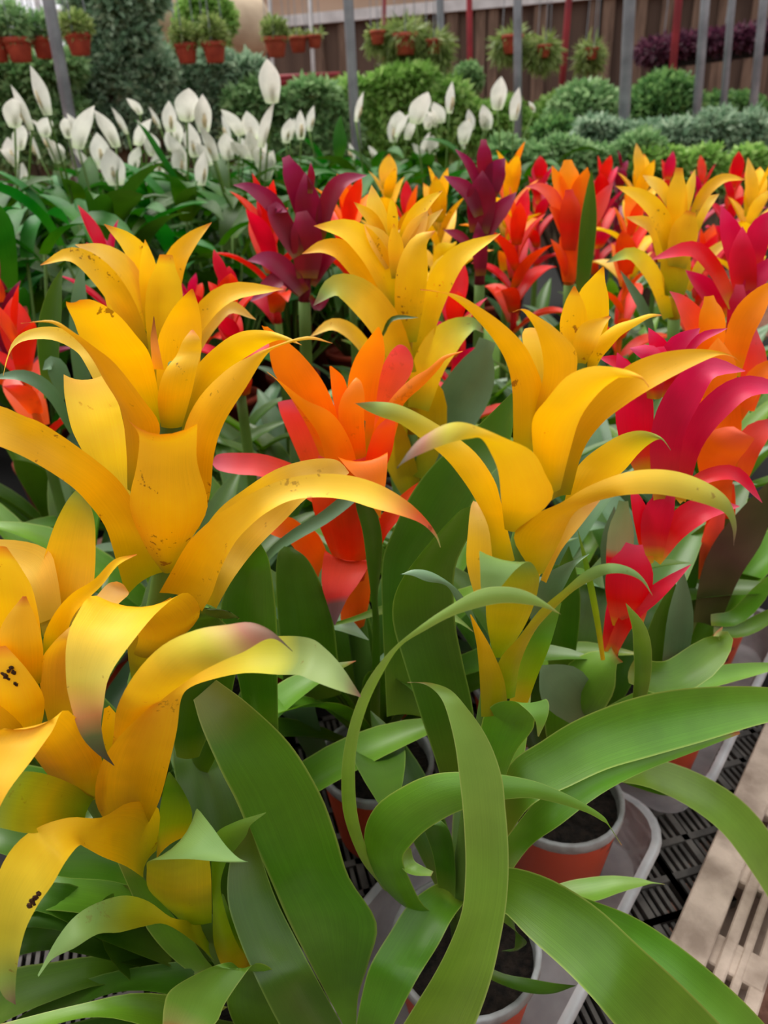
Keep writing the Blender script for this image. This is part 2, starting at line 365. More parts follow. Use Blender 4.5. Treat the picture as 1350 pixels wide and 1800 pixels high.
# far end wall: brown sheeting with timber uprights below a pale sheet, bright film wall at the left
W0, WK, WZ = np.array([-1.6, 9.0]), -.36, 2.25
WA = math.atan(WK); RW = Matrix.Rotation(WA, 3, 'Z')
wd = np.array([math.cos(WA), math.sin(WA)]); wn = np.array([-math.sin(WA), math.cos(WA)])
def wallrect(name, t0, t1, z0, z1, mat, th=.06, off=0.0):
    bm = bmesh.new(); c = W0+wd*(t0+t1)/2+wn*off; add_box(bm, (c[0], c[1], (z0+z1)/2), (t1-t0, th, z1-z0), RW); return bm_obj(name, bm, mat)
def wall_t(px, py):
    r = ray(px, py); s_ = (W0[1]-WK*W0[0])/(r[1]-WK*r[0]); return float(np.dot(np.array([s_*r[0], s_*r[1]])-W0, wd))
wb = struct(wallrect('wall_back', 0, 12.0, 0, WZ, MATS['tarp']))
for i, px in enumerate((690, 738, 800, 846, 868, 948, 1038, 1062, 1118, 1160, 1215, 1260, 1312, 1335, 570, 610)):
    t = wall_t(px, 130)
    o = wallrect('upright_board', t-.04-.01*(i % 3), t+.04+.01*(i % 2), .05, WZ-.03, MATS['board'], .05, -.055); set_parent(o, wb)
wl = struct(wallrect('wall_back_upper', 0, 12.0, WZ+.05, 4.4, MATS['tarp_light'], .05))
o = wallrect('sill_rail', -.05, 12.0, WZ-.03, WZ+.06, MATS['paleframe'], .1, -.06); set_parent(o, wl)
def film_mat():
    m, nt, N, L, out = new_mat('film')
    b = N.new('ShaderNodeBsdfPrincipled'); b.inputs['Base Color'].default_value = (.9, .9, .94, 1); b.inputs['Roughness'].default_value = .5
    t = N.new('ShaderNodeBsdfTransparent'); t.inputs[0].default_value = (.98, .98, 1, 1)
    x = N.new('ShaderNodeMixShader'); x.inputs[0].default_value = .25; L.new(t.outputs[0], x.inputs[1]); L.new(b.outputs[0], x.inputs[2]); L.new(x.outputs[0], out.inputs[0])
    return m
film_mat()
wf = struct(wallrect('window_1', -9, -.06, 2.1, 4.4, MATS['film'], .01))
for k in range(16):
    t = -8.7+k*.56
    o = wallrect('glazing_bar', t-.02, t+.02, 2.1, 4.4, MATS['paleframe'], .05, -.04); set_parent(o, wf)
o = wallrect('rail', -9, -.06, 2.5, 2.55, MATS['paleframe'], .06, -.08); set_parent(o, wf)
struct(wallrect('wall_left', -9, -.06, 0, 2.1, MATS['tarp']))

# the rest of the greenhouse sides, out of view
def sidewall(name, c, size):
    bm = bmesh.new(); add_box(bm, c, size); struct(bm_obj(name, bm, MATS['tarp']))
sidewall('wall_right', (9.6, .6, 1.7), (.06, 10.2, 3.4))
sidewall('wall_front', (0, -4.5, 1.7), (19.2, .06, 3.4))
sidewall('wall_left_side', (-9.8, 3.2, 1.7), (.06, 15.4, 3.4))

# ------------------------------------------------------------------ the bench under the bromeliads
bench = thing('growing_bench', 'low greenhouse bench carrying the rows of potted bromeliads', 'bench', uv(.9, -.6))
R39 = Matrix.Rotation(-UA, 3, 'Z')
bm = bmesh.new(); add_box(bm, uv(1.25, -.595, BZ-.035), (1.0, 3.5, .03), R39)
set_parent(bm_obj('bench_top', bm, MATS['crate_slot']), bench)
for u in (-.35, 1.2, 2.8):
    for v in (-1.0, -.2):
        bm = bmesh.new(); add_tube(bm, uv(u, v, 0), uv(u, v, BZ-.05), .022); set_parent(bm_obj('leg', bm, MATS['galv'], None, True), bench)

# black plastic crates turned upside down form the deck
CA = math.radians(14)
ax, ay = np.array([math.cos(CA), math.sin(CA), 0]), np.array([-math.sin(CA), math.cos(CA), 0])
RC = Matrix.Rotation(CA, 3, 'Z')
PW, PH = .0450, .0385
def cpt(i, j): return np.array([.315, .50, 0])+ax*(i*PW)+ay*(j*PH)
crates = {}
for i in range(-16, 6):
    for j in range(-8, 10):
        c = cpt(i, j)
        v = c[0]*Uy-c[1]*Ux
        if -.66 < v < -.052: crates.setdefault((i//8, j//9), []).append((i, j))
slat_me = None
for key, cells in crates.items():
    near = any(abs(i) < 4 and abs(j) < 6 for i, j in cells) and key[0] >= -1
    cx = np.mean([cpt(i, j) for i, j in cells], axis=0)
    cr = thing('plastic_crate', 'black slotted plastic crate used as bench deck ' + {(0, 0): 'between the clear tray and the pallet strip', (0, -1): 'in front of the nearest clear tray', (-1, 0): 'under the nearest yellow bromeliads', (-1, -1): 'at the lower edge under the nearest leaves'}.get(key, 'deep under the front bromeliads'), 'crate', (cx[0], cx[1], BZ-.02))
    cr['group'] = 'upturned crates decking the bench'
    fr = bmesh.new(); rest = bmesh.new(); nrest = 0; slots = []
    cellset = set(cells)
    for i, j in cells:
        c = cpt(i, j)
        add_box(fr, tuple(c+ax*PW/2+np.array([0, 0, BZ-.006])), (.0075, PH+.0075, .012), RC)
        add_box(fr, tuple(c+ay*PH/2+np.array([0, 0, BZ-.006])), (PW+.0075, .0075, .012), RC)
        if (i-1, j) not in cellset: add_box(fr, tuple(c-ax*PW/2+np.array([0, 0, BZ-.006])), (.0075, PH+.0075, .012), RC)
        if (i, j-1) not in cellset: add_box(fr, tuple(c-ay*PH/2+np.array([0, 0, BZ-.006])), (PW+.0075, .0075, .012), RC)
        for k in range(4):
            q = c+ax*((k-1.5)*.0086)+np.array([0, 0, BZ-.006])
            if -5 <= i <= 5 and -5 <= j <= 5 and key[0] == 0:
                slots.append(q)
            else:
                add_box(rest, tuple(q), (.0042, PH-.006, .006), RC); nrest += 1
    set_parent(bm_obj('frame', fr, MATS['crate_black']), cr)
    for q in slots[:300]:
        if slat_me is None:
            b2 = bmesh.new(); add_box(b2, (0, 0, 0), (.0042, PH-.006, .006), RC); slat_me = bpy.data.meshes.new('slat'); b2.to_mesh(slat_me); b2.free(); slat_me.materials.append(MATS['crate_black'])
        s_ = bpy.data.objects.new('slat', slat_me); link(s_); s_.location = Vector(q)-Vector(cr.location); s_.parent = cr
    if nrest:
        o = bm_obj('slat_field', rest, MATS['crate_black']); o['kind'] = 'stuff'; set_parent(o, cr)
    else: rest.free()

# weathered pallet strip along the bench edge
pal = thing('weathered_pallet', 'pale weathered slotted pallet strip along the bench edge', 'pallet', uv(.8, -.03, BZ-.05))
def strip(v0, v1, u0, u1, z, th, name='plank'):
    bm = bmesh.new(); add_box(bm, uv((u0+u1)/2, (v0+v1)/2, z-th/2), (v1-v0, u1-u0, th), R39)
    bmesh.ops.bevel(bm, geom=bm.edges[:], offset=.0015, segments=1, affect='EDGES')
    set_parent(bm_obj(name, bm, MATS['pallet']), pal)
strip(-.076, -.040, -.35, 2.4, BZ+.010, .02)
for k, (a, b) in enumerate(((-.033, -.022), (-.017, -.009), (-.003, .010))): strip(a, b, -.35, 2.4, BZ+.006-.002*k, .016)
u = -.33
while u < 2.4:
    strip(-.042, .009, u, u+.035, BZ+.003, .012, 'crosspiece'); u += .105
strip(-.07, .006, -.34, 2.38, BZ-.03, .03, 'runner')

# clear plastic trays
def tray(u0, u1, v0, v1, label, h=.062):
    c = uv((u0+u1)/2, (v0+v1)/2, BZ+.001)
    t = thing('clear_tray', label, 'tray', c, 'clear plastic pot trays')
    def ring(off, z, r):
        pts = []
        hx, hy = (v1-v0)/2+off, (u1-u0)/2+off
        for cx, cy, a0 in ((hx-r, hy-r, 0), (-hx+r, hy-r, 90), (-hx+r, -hy+r, 180), (hx-r, -hy+r, 270)):
            for k in range(7):
                a = math.radians(a0+15*k); pts.append(R39 @ Vector((cx+r*math.cos(a), cy+r*math.sin(a), z)))
        return pts
    prof = [(-.012, .0015, .035), (-.011, .004, .036), (-.004, h*.6, .042), (-.001, h, .045)]
    lip = [(-.001, h, .045), (.004, h+.002, .048), (.0075, h, .05), (.0085, h-.006, .05)]
    for nm, pf in (('body', prof), ('lip', lip)):
        bm = bmesh.new(); rs = []
        for off, z, r in pf: rs.append([bm.verts.new(p) for p in ring(off, z, r)])
        n = len(rs[0])
        for A, B in zip(rs, rs[1:]):
            for k in range(n): bm.faces.new((A[k], A[(k+1) % n], B[(k+1) % n], B[k]))
        if nm == 'body': bm.faces.new(rs[0][::-1])
        bm_obj(nm, bm, MATS['clear_plastic'], t, True)
tray(.235, .595, -.31, -.118, 'clear plastic tray holding the two front red pots')
tray(.640, 1.04, -.31, -.100, 'clear plastic tray with dark base under the right-hand leaves')

# ================================================================== BROMELIADS
RIMZ = 0.72
def pot(root, x, y, z0=BZ+.006, R=.0625, rim='pot_rim', body='pot_red'):
    h = RIMZ-z0
    bm = bmesh.new(); add_lathe(bm, [(R*.70, 0), (R*.74, .004), (R*.96, h-.012), (R*.97, h-.010)], (x, y, z0), 32, cap0=True)
    b = bm_obj('pot', bm, MATS[body], None, True); set_parent(b, root)
    bm = bmesh.new(); add_lathe(bm, [(R*.97, h-.012), (R*1.0, h-.010), (R*1.0, h-.001), (R*.985, h), (R*.93, h), (R*.915, h-.003), (R*.90, h-.016)], (x, y, z0), 32)
    r_ = bm_obj('rim', bm, MATS[rim], None, True); set_parent(r_, b)
    bm = bmesh.new()
    n = 24; rr = R*.905; c = bm.verts.new((x, y, z0+h-.010)); prev = None; rings = []
    rnd = random.Random(int(x*1e4)+int(y*1e4))
    for k in range(1, 6):
        rings.append([bm.verts.new((x+rr*k/5*math.cos(2*math.pi*i/n), y+rr*k/5*math.sin(2*math.pi*i/n), z0+h-.013+rnd.uniform(-.003, .003))) for i in range(n)])
    for i in range(n): bm.faces.new((c, rings[0][i], rings[0][(i+1) % n]))
    for A, B in zip(rings, rings[1:]):
        for i in range(n): bm.faces.new((A[i], B[i], B[(i+1) % n], A[(i+1) % n]))
    s_ = bm_obj('soil', bm, MATS['soil'], None, True); set_parent(s_, b)
    return b
def stalk(root, pts, r0=.011, r1=.005, mat='stalk'):
    pts = catmull(np.array(pts, float), 5)
    bm = bmesh.new(); n = len(pts); tube_path(bm, [tuple(p) for p in pts], [r0+(r1-r0)*i/(n-1) for i in range(n)], 10)
    o = bm_obj('flower_stalk', bm, MATS[mat], None, True); set_parent(o, root); return o
def rosette_leaves(root, x, y, n, rng, length=(.24, .34), width=(.034, .046), mats=('g', 'gd', 'gd'), az0=None, el=(50, 80), skip=None, elend=(-25, 15), zb=.015):
    a = rng.uniform(0, 6.28) if az0 is None else az0
    for i in range(n):
        a += 2.399
        if skip and skip(a % (2*math.pi)): continue
        t = i/max(1, n-1)
        arc_leaf(root, (x+.012*math.cos(a), y+.012*math.sin(a), RIMZ+zb+.05*t), a, rng.uniform(*length)*(1-.25*t), rng.uniform(*width),
                 el[0]+(el[1]-el[0])*t+rng.uniform(-6, 6), rng.uniform(*elend)+20*t, rng.choice(mats), 'leaf', cup=.18, nseg=12, nc=6, tw=rng.uniform(-.35, .35), pw=1.4, tipw=2.2, roll=rng.uniform(-.3, .3))
def generic_head(root, st, base, top, n, rng, mats, L=(.085, .12), W=(.026, .036)):
    b, t = np.array(base), np.array(top); a = rng.uniform(0, 6.28)
    for i in range(n):
        f = i/(n-1); a += 2.399
        p = b+(t-b)*(f**.9*.88)
        el0 = 58+f*24+rng.uniform(-5, 5); el1 = -42+f*105+rng.uniform(-16, 12)
        l = rng.uniform(*L)*(1.08-.55*f)
        arc_leaf(st, p, a, l, rng.uniform(*W)*(1-.25*f), el0, min(el1, 84), rng.choice(mats), 'bract', cup=.2, nseg=9, nc=4, pw=1.25, tw=rng.uniform(-.25, .25), tipw=1.8)
def bromeliad(label, x, y, group='bromeliads in rows on the bench', potx=None, poty=None, with_pot=True):
    px, py = (x if potx is None else potx), (y if poty is None else poty)
    root = thing('potted_bromeliad', label, 'bromeliad', (px, py, BZ+.006), group)
    if with_pot: pot(root, px, py)
    return root
CPOT = Pz(818, 1655, RIMZ); GPOT = Pz(985, 1395, RIMZ)

# ---------------------------------------------------------------- A: tall yellow one left of centre
YA = .40
A = bromeliad('large yellow bromeliad left of centre with broken blunt bract facing forward', -.185, .44)
ax0 = [(-.185, .44, RIMZ), P(255, 1260, YA+.02), P(262, 1150, YA), P(290, 1000, YA), P(300, 760, YA), P(312, 640, YA)]
sA = stalk(A, ax0)
T = lambda secs, mat, **k: traced(sA, YA, secs, mat, **k)
T([(180,700,215,690,4),(150,640,190,640,5),(130,615,150,597,6),(89,597,100,575,6),(40,600,50,580,6),(15,622,20,605,5.5),(5,660,6,661,5)], 'yp')
T([(200,900,235,900,3),(165,830,225,840,4),(136,776,222,776,4),(124,747,215,735,4),(114,699,205,700,3.5),(112,670,186,672,3),(112,658,178,661,2.5)], 'yp')
T([(318,760,345,760,1),(330,690,370,690,1),(346,644,410,645,1),(385,605,445,620,0),(424,583,470,605,-1),(468,581,490,598,-2),(505,592,508,600,-2.5),(530,606,531,607,-3)], 'y')
T([(280,740,345,740,1.5),(275,660,350,660,2),(277,600,354,605,2),(293,560,354,570,2),(312,532,349,538,1.5),(336,508,340,509,1)], 'y')
T([(262,760,283,745,1),(215,680,278,690,0),(170,630,264,625,-1),(142,595,238,588,-2),(130,565,205,551,-3),(118,540,165,528,-4),(116,530,140,527,-4.5)], 'y')
T([(268,650,288,650,-.5),(265,610,280,612,-.5),(265,590,276,590,-.5),(268,570,273,570,-.5),(270,556,271,556,-.5)], 'dry')
T([(283,750,320,750,-1.5),(277,700,337,690,-2),(288,655,346,648,-2),(310,625,354,617,-1.5),(322,598,352,597,-1.5),(336,580,340,580,-1.2)], 'y')
T([(224,860,262,870,-2),(222,790,275,790,-2.5),(212,720,280,745,-3),(184,670,250,700,-3.5),(160,628,204,641,-4),(135,598,166,610,-4.5),(112,580,127,582,-5),(85,567,92,563,-5),(36,568,37,569,-5)], 'y')
T([(305,930,350,930,-1),(312,850,369,870,-2),(322,760,376,800,-3),(350,699,394,743,-3.8),(400,649,433,680,-4.3),(440,626,465,628,-4.5),(476,610,490,609,-4.5),(540,591,543,597,-4.5),(584,603,585,604,-4.5)], 'y')
T([(285,1005,305,1005,-3),(255,960,335,950,-3.8),(228,890,365,890,-4.6),(240,820,347,815,-5.2),(245,775,346,768,-5.6),(240,756,347,748,-6),(224,738,347,744,-6.4)], 'y', cup=.2)
T([(345,1060,380,1070,0),(350,990,405,1025,0),(358,935,435,983,1),(385,895,463,951,1),(424,864,500,915,1),(483,826,540,875,0),(543,808,585,850,0),(590,808,605,838,-1),(612,828,613,832,-2)], 'yp')
T([(222,1050,290,1005,-2),(201,974,280,970,-3),(184,924,262,939,-4),(151,880,224,864,-4.5),(119,850,180,818,-5),(59,812,89,753,-5.5),(0,785,44,732,-6),(-60,768,-25,712,-6),(-140,800,-125,760,-6.5),(-190,850,-188,848,-6)], 'y')
T([(280,1042,355,1075,-4),(298,1010,372,1045,-5),(330,955,388,1000,-6),(370,915,412,955,-7),(409,888,440,924,-7.5),(448,864,470,900,-8),(498,843,510,880,-8),(557,833,560,874,-8),(615,836,610,879,-8),(668,852,655,893,-8.5),(715,880,700,905,-9),(748,911,740,920,-9),(768,940,764,942,-9),(775,962,774,963,-9)], 'yr')
T([(235,1150,290,1150,-2),(240,1110,350,1085,-4),(170,1047,330,1042,-7),(133,1084,284,1069,-9),(117,1130,235,1125,-10.5),(116,1190,193,1187,-11.5),(122,1230,182,1240,-12),(140,1288,178,1275,-12.2),(165,1320,186,1318,-12.3),(200,1346,202,1347,-12.3)], 'yd')
T([(255,1190,285,1190,0),(232,1150,262,1160,-1),(222,1135,234,1150,-1),(221,1125,223,1127,-1)], 'y')
T([(230,1190,262,1190,-1),(226,1130,300,1125,-2),(262,1075,352,1080,-2.5),(300,1050,357,1062,-3)], 'yo')
# its green leaves
TL = lambda secs, mat='g', **k: traced(A, YA, secs, mat, name='leaf', **k)
TL([(340,1230,380,1195,-2),(355,1280,440,1240,-3),(389,1357,510,1308,-4),(415,1408,562,1393,-5),(440,1467,590,1467,-6),(475,1545,614,1543,-7),(505,1615,662,1622,-7.5),(540,1684,648,1692,-8),(575,1750,630,1750,-8),(605,1805,626,1805,-8),(620,1840,622,1840,-8)], 'g', cup=.10)
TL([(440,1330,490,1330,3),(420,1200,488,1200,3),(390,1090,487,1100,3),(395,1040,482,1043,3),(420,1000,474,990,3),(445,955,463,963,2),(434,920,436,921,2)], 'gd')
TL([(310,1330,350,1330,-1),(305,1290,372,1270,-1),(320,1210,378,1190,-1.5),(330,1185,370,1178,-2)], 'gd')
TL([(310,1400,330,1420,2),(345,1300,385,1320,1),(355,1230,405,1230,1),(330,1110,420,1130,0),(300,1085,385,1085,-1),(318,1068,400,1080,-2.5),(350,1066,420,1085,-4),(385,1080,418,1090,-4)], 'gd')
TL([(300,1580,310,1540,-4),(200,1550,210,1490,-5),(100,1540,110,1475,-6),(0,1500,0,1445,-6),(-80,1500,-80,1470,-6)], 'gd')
TL([(300,1620,320,1570,-4),(180,1610,190,1530,-5),(80,1600,90,1520,-5.5),(-20,1610,-20,1550,-5.5),(-90,1620,-90,1600,-5.5)], 'g')
rng = random.Random(3)
rosette_leaves(A, -.185, .44, 14, rng, skip=lambda a: 3.7 < a < 6.0)

# ---------------------------------------------------------------- B: yellow one cut by the left border
YBp = .33
B = bromeliad('yellow bromeliad cut off by the left border with brown-specked heart', -.115, .325)
sB = stalk(B, [(-.115, .325, RIMZ), P(405, 1690, YBp), P(300, 1560, YBp), P(180, 1420, YBp), P(80, 1240, YBp), P(35, 1080, YBp)])
T = lambda secs, mat, **k: traced(sB, YBp, secs, mat, **k)
T([(60,1100,110,1080,2),(30,1040,100,1010,3),(-10,1010,80,964,4),(-60,1000,0,948,4.5),(-150,1010,-140,960,5)], 'yp')
T([(75,1120,130,1100,2),(64,1050,160,1050,3),(75,990,167,1000,4),(92,933,168,950,4.4),(112,890,166,915,4.4),(130,865,158,885,4.2),(140,858,150,862,4)], 'yg')
T([(-20,1200,72,1200,-1),(-40,1120,74,1130,-1),(-45,1050,60,1045,-1),(-30,1000,40,1003,-1),(0,960,12,962,-1)], 'y')
T([(0,1210,72,1200,-2),(-10,1150,76,1140,-2.5),(5,1095,64,1090,-2.2),(40,1048,46,1048,-2)], 'y')
T([(76,1150,110,1170,0),(78,1115,117,1120,-.5),(98,1075,128,1085,-.5),(127,1043,150,1057,-.5),(165,1019,180,1028,-1),(200,984,207,994,-1.5),(240,974,241,975,-2)], 'y')
T([(86,1275,125,1260,-1),(72,1215,150,1210,-1.5),(71,1165,165,1160,-1.5),(95,1128,170,1110,-1.5),(140,1085,205,1065,0),(185,1030,226,1045,2),(205,1022,222,1035,2)], 'yp')
T([(-30,1330,70,1290,-2),(-40,1250,78,1230,-3),(-30,1170,50,1180,-3),(-30,1130,10,1135,-3)], 'y')
T([(-40,1400,50,1330,-3),(-50,1320,45,1285,-4),(-60,1265,0,1240,-4.5),(-60,1230,-40,1230,-4.5)], 'yo')
T([(120,1410,175,1400,-2),(75,1350,178,1330,-3.5),(20,1283,120,1249,-6),(-20,1300,90,1288,-7),(-40,1340,55,1337,-8),(-40,1390,15,1390,-9),(-30,1440,-10,1440,-9.5),(-20,1470,-19,1471,-9.5)], 'y')
T([(190,1400,215,1400,0),(182,1330,225,1310,-.5),(178,1290,215,1270,-1),(183,1245,192,1240,-1)], 'yo')
T([(150,1460,168,1400,-3),(110,1450,140,1385,-4),(60,1465,95,1365,-6),(0,1455,45,1356,-7.5),(-60,1440,-20,1370,-8.5),(-130,1440,-125,1420,-9)], 'yw')
T([(190,1360,250,1360,-1),(200,1290,245,1290,-2.5),(206,1243,275,1240,-4),(237,1185,320,1203,-6),(285,1135,355,1180,-7),(345,1107,395,1160,-7.5),(400,1098,430,1145,-7.5),(440,1094,465,1125,-7.5),(475,1108,487,1125,-7.5),(514,1144,515,1146,-7.5)], 'yx')
T([(195,1460,262,1445,-2),(168,1410,281,1405,-3),(175,1350,297,1345,-4),(205,1300,311,1283,-4.5),(250,1255,318,1230,-4.5),(310,1200,335,1208,-4),(365,1150,378,1193,-4),(430,1125,432,1183,-4.5),(497,1118,490,1186,-5),(545,1122,525,1187,-6),(572,1140,550,1197,-6.5),(600,1170,590,1212,-7),(634,1222,635,1226,-7)], 'yt')
T([(275,1495,252,1543,-2),(279,1422,222,1523,-3),(230,1410,180,1506,-4.5),(178,1437,150,1490,-6),(121,1437,138,1487,-7),(60,1458,115,1515,-8),(15,1500,92,1555,-8.5),(-15,1570,66,1592,-9),(-20,1640,44,1637,-9.5),(-15,1700,31,1695,-10),(5,1750,27,1742,-10),(27,1766,28,1768,-10)], 'yg')
T([(275,1510,330,1470,-1),(280,1430,338,1430,-.5),(288,1385,322,1390,0),(296,1357,299,1357,0)], 'gy')
T([(300,1600,372,1622,-1),(262,1565,372,1580,-2.5),(258,1528,368,1510,-4),(261,1514,344,1424,-6),(290,1511,368,1447,-7),(330,1510,395,1484,-7.5),(380,1514,418,1507,-8),(435,1514,437,1516,-8.3)], 'yw')
T([(376,1628,378,1690,-1),(330,1618,340,1655,-2.5),(300,1612,292,1625,-4),(262,1585,255,1628,-5),(222,1574,210,1639,-6.5),(178,1584,172,1642,-7.5),(135,1608,130,1667,-8.5),(100,1650,92,1686,-9),(66,1714,67,1718,-9.5)], 'yw')
T([(395,1712,440,1690,-1),(376,1660,415,1655,-2),(374,1600,393,1590,-2.5),(372,1540,388,1550,-2.5),(372,1500,400,1510,-2.8),(380,1464,413,1494,-3),(415,1444,432,1470,-3.5),(446,1434,441,1450,-3.8),(467,1428,468,1429,-4)], 'gy')
T([(420,1700,457,1690,-.5),(400,1630,437,1660,-.8),(391,1585,410,1615,-1),(390,1570,393,1572,-1)], 'gy')
TL = lambda secs, mat='g', **k: traced(B, YBp, secs, mat, name='leaf', **k)
TL([(430,1840,520,1840,-2),(400,1770,505,1770,-3),(405,1715,490,1735,-4),(410,1693,480,1705,-5),(385,1695,450,1693,-6),(345,1712,425,1720,-6.5),(300,1740,395,1765,-7),(288,1770,378,1800,-7.5),(285,1820,330,1830,-8)], 'g')
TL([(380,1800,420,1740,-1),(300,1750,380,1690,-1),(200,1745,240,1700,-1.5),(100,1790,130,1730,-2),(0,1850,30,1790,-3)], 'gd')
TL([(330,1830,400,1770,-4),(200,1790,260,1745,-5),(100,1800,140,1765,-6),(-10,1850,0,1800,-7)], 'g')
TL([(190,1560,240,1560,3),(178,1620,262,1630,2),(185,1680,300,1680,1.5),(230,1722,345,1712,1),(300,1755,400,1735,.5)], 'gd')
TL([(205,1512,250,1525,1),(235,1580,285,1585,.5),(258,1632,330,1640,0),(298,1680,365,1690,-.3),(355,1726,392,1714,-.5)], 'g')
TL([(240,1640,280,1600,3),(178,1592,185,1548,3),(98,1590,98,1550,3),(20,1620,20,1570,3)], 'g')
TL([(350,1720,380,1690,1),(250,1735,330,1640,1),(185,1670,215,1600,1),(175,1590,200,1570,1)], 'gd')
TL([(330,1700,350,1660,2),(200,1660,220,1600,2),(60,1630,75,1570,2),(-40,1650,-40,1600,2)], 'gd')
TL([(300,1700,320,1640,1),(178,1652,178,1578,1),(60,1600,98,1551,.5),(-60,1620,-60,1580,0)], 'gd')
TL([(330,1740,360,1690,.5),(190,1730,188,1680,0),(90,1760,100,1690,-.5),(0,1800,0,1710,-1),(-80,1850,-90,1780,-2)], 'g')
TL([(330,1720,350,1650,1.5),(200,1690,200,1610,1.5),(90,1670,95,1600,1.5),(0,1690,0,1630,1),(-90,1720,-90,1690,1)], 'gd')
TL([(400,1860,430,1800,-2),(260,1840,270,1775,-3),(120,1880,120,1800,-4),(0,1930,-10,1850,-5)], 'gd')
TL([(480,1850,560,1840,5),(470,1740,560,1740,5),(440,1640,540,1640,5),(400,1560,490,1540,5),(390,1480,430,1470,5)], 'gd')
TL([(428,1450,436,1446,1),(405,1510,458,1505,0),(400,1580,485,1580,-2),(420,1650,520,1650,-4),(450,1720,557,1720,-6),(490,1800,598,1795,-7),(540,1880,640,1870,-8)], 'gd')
rosette_leaves(B, -.115, .325, 9, random.Random(5), length=(.2, .27), width=(.036, .046), skip=lambda a: not 1.3 < a < 2.9)

# ---------------------------------------------------------------- C: yellow one right of centre
YC = .36
C = bromeliad('yellow bromeliad right of centre in the nearest visible red pot', CPOT[0], CPOT[1])
sC = stalk(C, [(CPOT[0], CPOT[1], RIMZ-.005), P(815, 1560, YC), P(862, 1260, YC), P(885, 1130, YC), P(925, 930, YC), P(975, 780, YC), P(1022, 620, YC)])
T = lambda secs, mat, **k: traced(sC, YC, secs, mat, **k)
T([(1015,630,1055,630,.8),(1010,560,1069,570,1),(1018,515,1070,525,1),(1040,488,1064,495,1),(1059,469,1062,469,.8)], 'y')
T([(1000,640,1030,640,-.5),(984,580,1033,575,-.3),(992,535,1028,537,-.3),(1008,503,1011,503,-.2)], 'y')
T([(1010,640,1030,640,-1.5),(1008,600,1048,607,-1.8),(1025,568,1062,575,-1.5),(1070,555,1074,557,-1.3)], 'y')
T([(1015,650,1045,655,0),(1030,622,1055,633,-.5),(1052,594,1072,612,-.8),(1080,572,1092,590,-1),(1110,562,1118,573,-1.3),(1140,552,1142,559,-1.5),(1162,553,1163,555,-1.5)], 'y')
T([(945,700,965,700,2),(930,650,960,650,2.5),(918,595,955,600,2.5),(922,578,943,577,2.3)], 'yp')
T([(930,770,985,760,-1),(942,715,1000,700,-1.5),(955,660,1014,650,-2),(953,620,1010,612,-2.2),(943,583,975,576,-2.5),(927,556,945,556,-2.7),(915,545,922,543,-3),(901,548,902,549,-3)], 'y')
T([(902,800,945,790,-1),(902,740,952,735,-1.2),(900,680,953,680,-1.4),(890,637,942,645,-1.6),(868,598,922,607,-2),(838,562,888,572,-2.2),(806,532,845,541,-2.4),(774,513,800,517,-2.5),(738,508,740,510,-2.5)], 'y')
T([(970,880,1003,870,-1),(985,790,1024,795,-1.5),(1010,735,1055,748,-2),(1050,688,1098,713,-2.5),(1100,645,1145,683,-3),(1150,623,1190,658,-3),(1205,614,1232,637,-3),(1250,615,1265,624,-3),(1285,624,1287,627,-3.2),(1300,636,1301,637,-3.5)], 'y')
T([(945,860,985,860,-3),(936,780,1000,800,-4.2),(937,735,1020,735,-4.8),(960,703,1053,690,-5.2),(995,663,1085,665,-5.6),(1035,645,1105,657,-6),(1075,645,1118,662,-6.4),(1115,655,1130,668,-6.8),(1138,676,1141,682,-7)], 'y', cup=.2)
T([(985,920,1005,915,1),(1000,850,1070,850,1),(1022,812,1098,826,1),(1060,782,1120,800,.5),(1095,763,1138,783,0),(1128,757,1155,773,-.5),(1160,767,1166,775,-1),(1177,788,1179,792,-1)], 'yg')
T([(866,985,905,985,-2),(858,925,893,935,-2.6),(832,872,880,880,-3.2),(805,832,868,842,-3.8),(780,803,835,795,-4),(745,775,790,760,-4),(705,746,745,732,-4),(670,733,700,711,-4),(645,722,660,706,-4),(623,708,624,709,-4.5)], 'yg')
T([(887,930,907,935,-4),(881,880,970,878,-6),(876,830,957,830,-7),(862,795,935,793,-7.5),(846,771,890,771,-8.3),(826,771,846,752,-8.6),(800,776,812,742,-9),(774,784,782,746,-9.2),(740,798,750,763,-9.4),(715,810,726,783,-9.5),(697,822,699,824,-9.5)], 'yx', cup=.1)
T([(950,1020,960,1025,-2),(970,965,985,970,-2),(1000,905,1020,925,-2),(1030,878,1055,880,-2)], 'yp')
T([(935,1005,955,1008,-3),(903,945,985,950,-4),(935,908,1005,908,-5),(985,884,1030,888,-6),(1030,857,1068,876,-6.5),(1090,833,1100,870,-7),(1140,825,1143,868,-7),(1185,828,1180,872,-7),(1225,840,1217,880,-7),(1262,860,1250,890,-7),(1285,885,1275,903,-7),(1295,925,1287,928,-7),(1289,958,1290,961,-7)], 'yg')
T([(835,1050,870,1045,-.5),(820,990,866,1000,0),(823,930,866,940,0),(827,893,852,905,.5),(832,880,838,882,1)], 'yp')
T([(868,1155,885,1155,-2.5),(857,1105,917,1110,-3.5),(854,1065,938,1065,-4.5),(856,1030,948,1022,-5.4),(850,990,944,1003,-6.2),(843,968,929,987,-7),(844,1000,905,1003,-7.6),(845,1030,880,1032,-7.8),(848,1062,850,1062,-7.8)], 'yw', cup=.08)
T([(925,1070,935,1050,-1),(942,1020,950,1000,-1),(960,985,972,990,-1.2),(975,975,978,978,-1.2)], 'y')
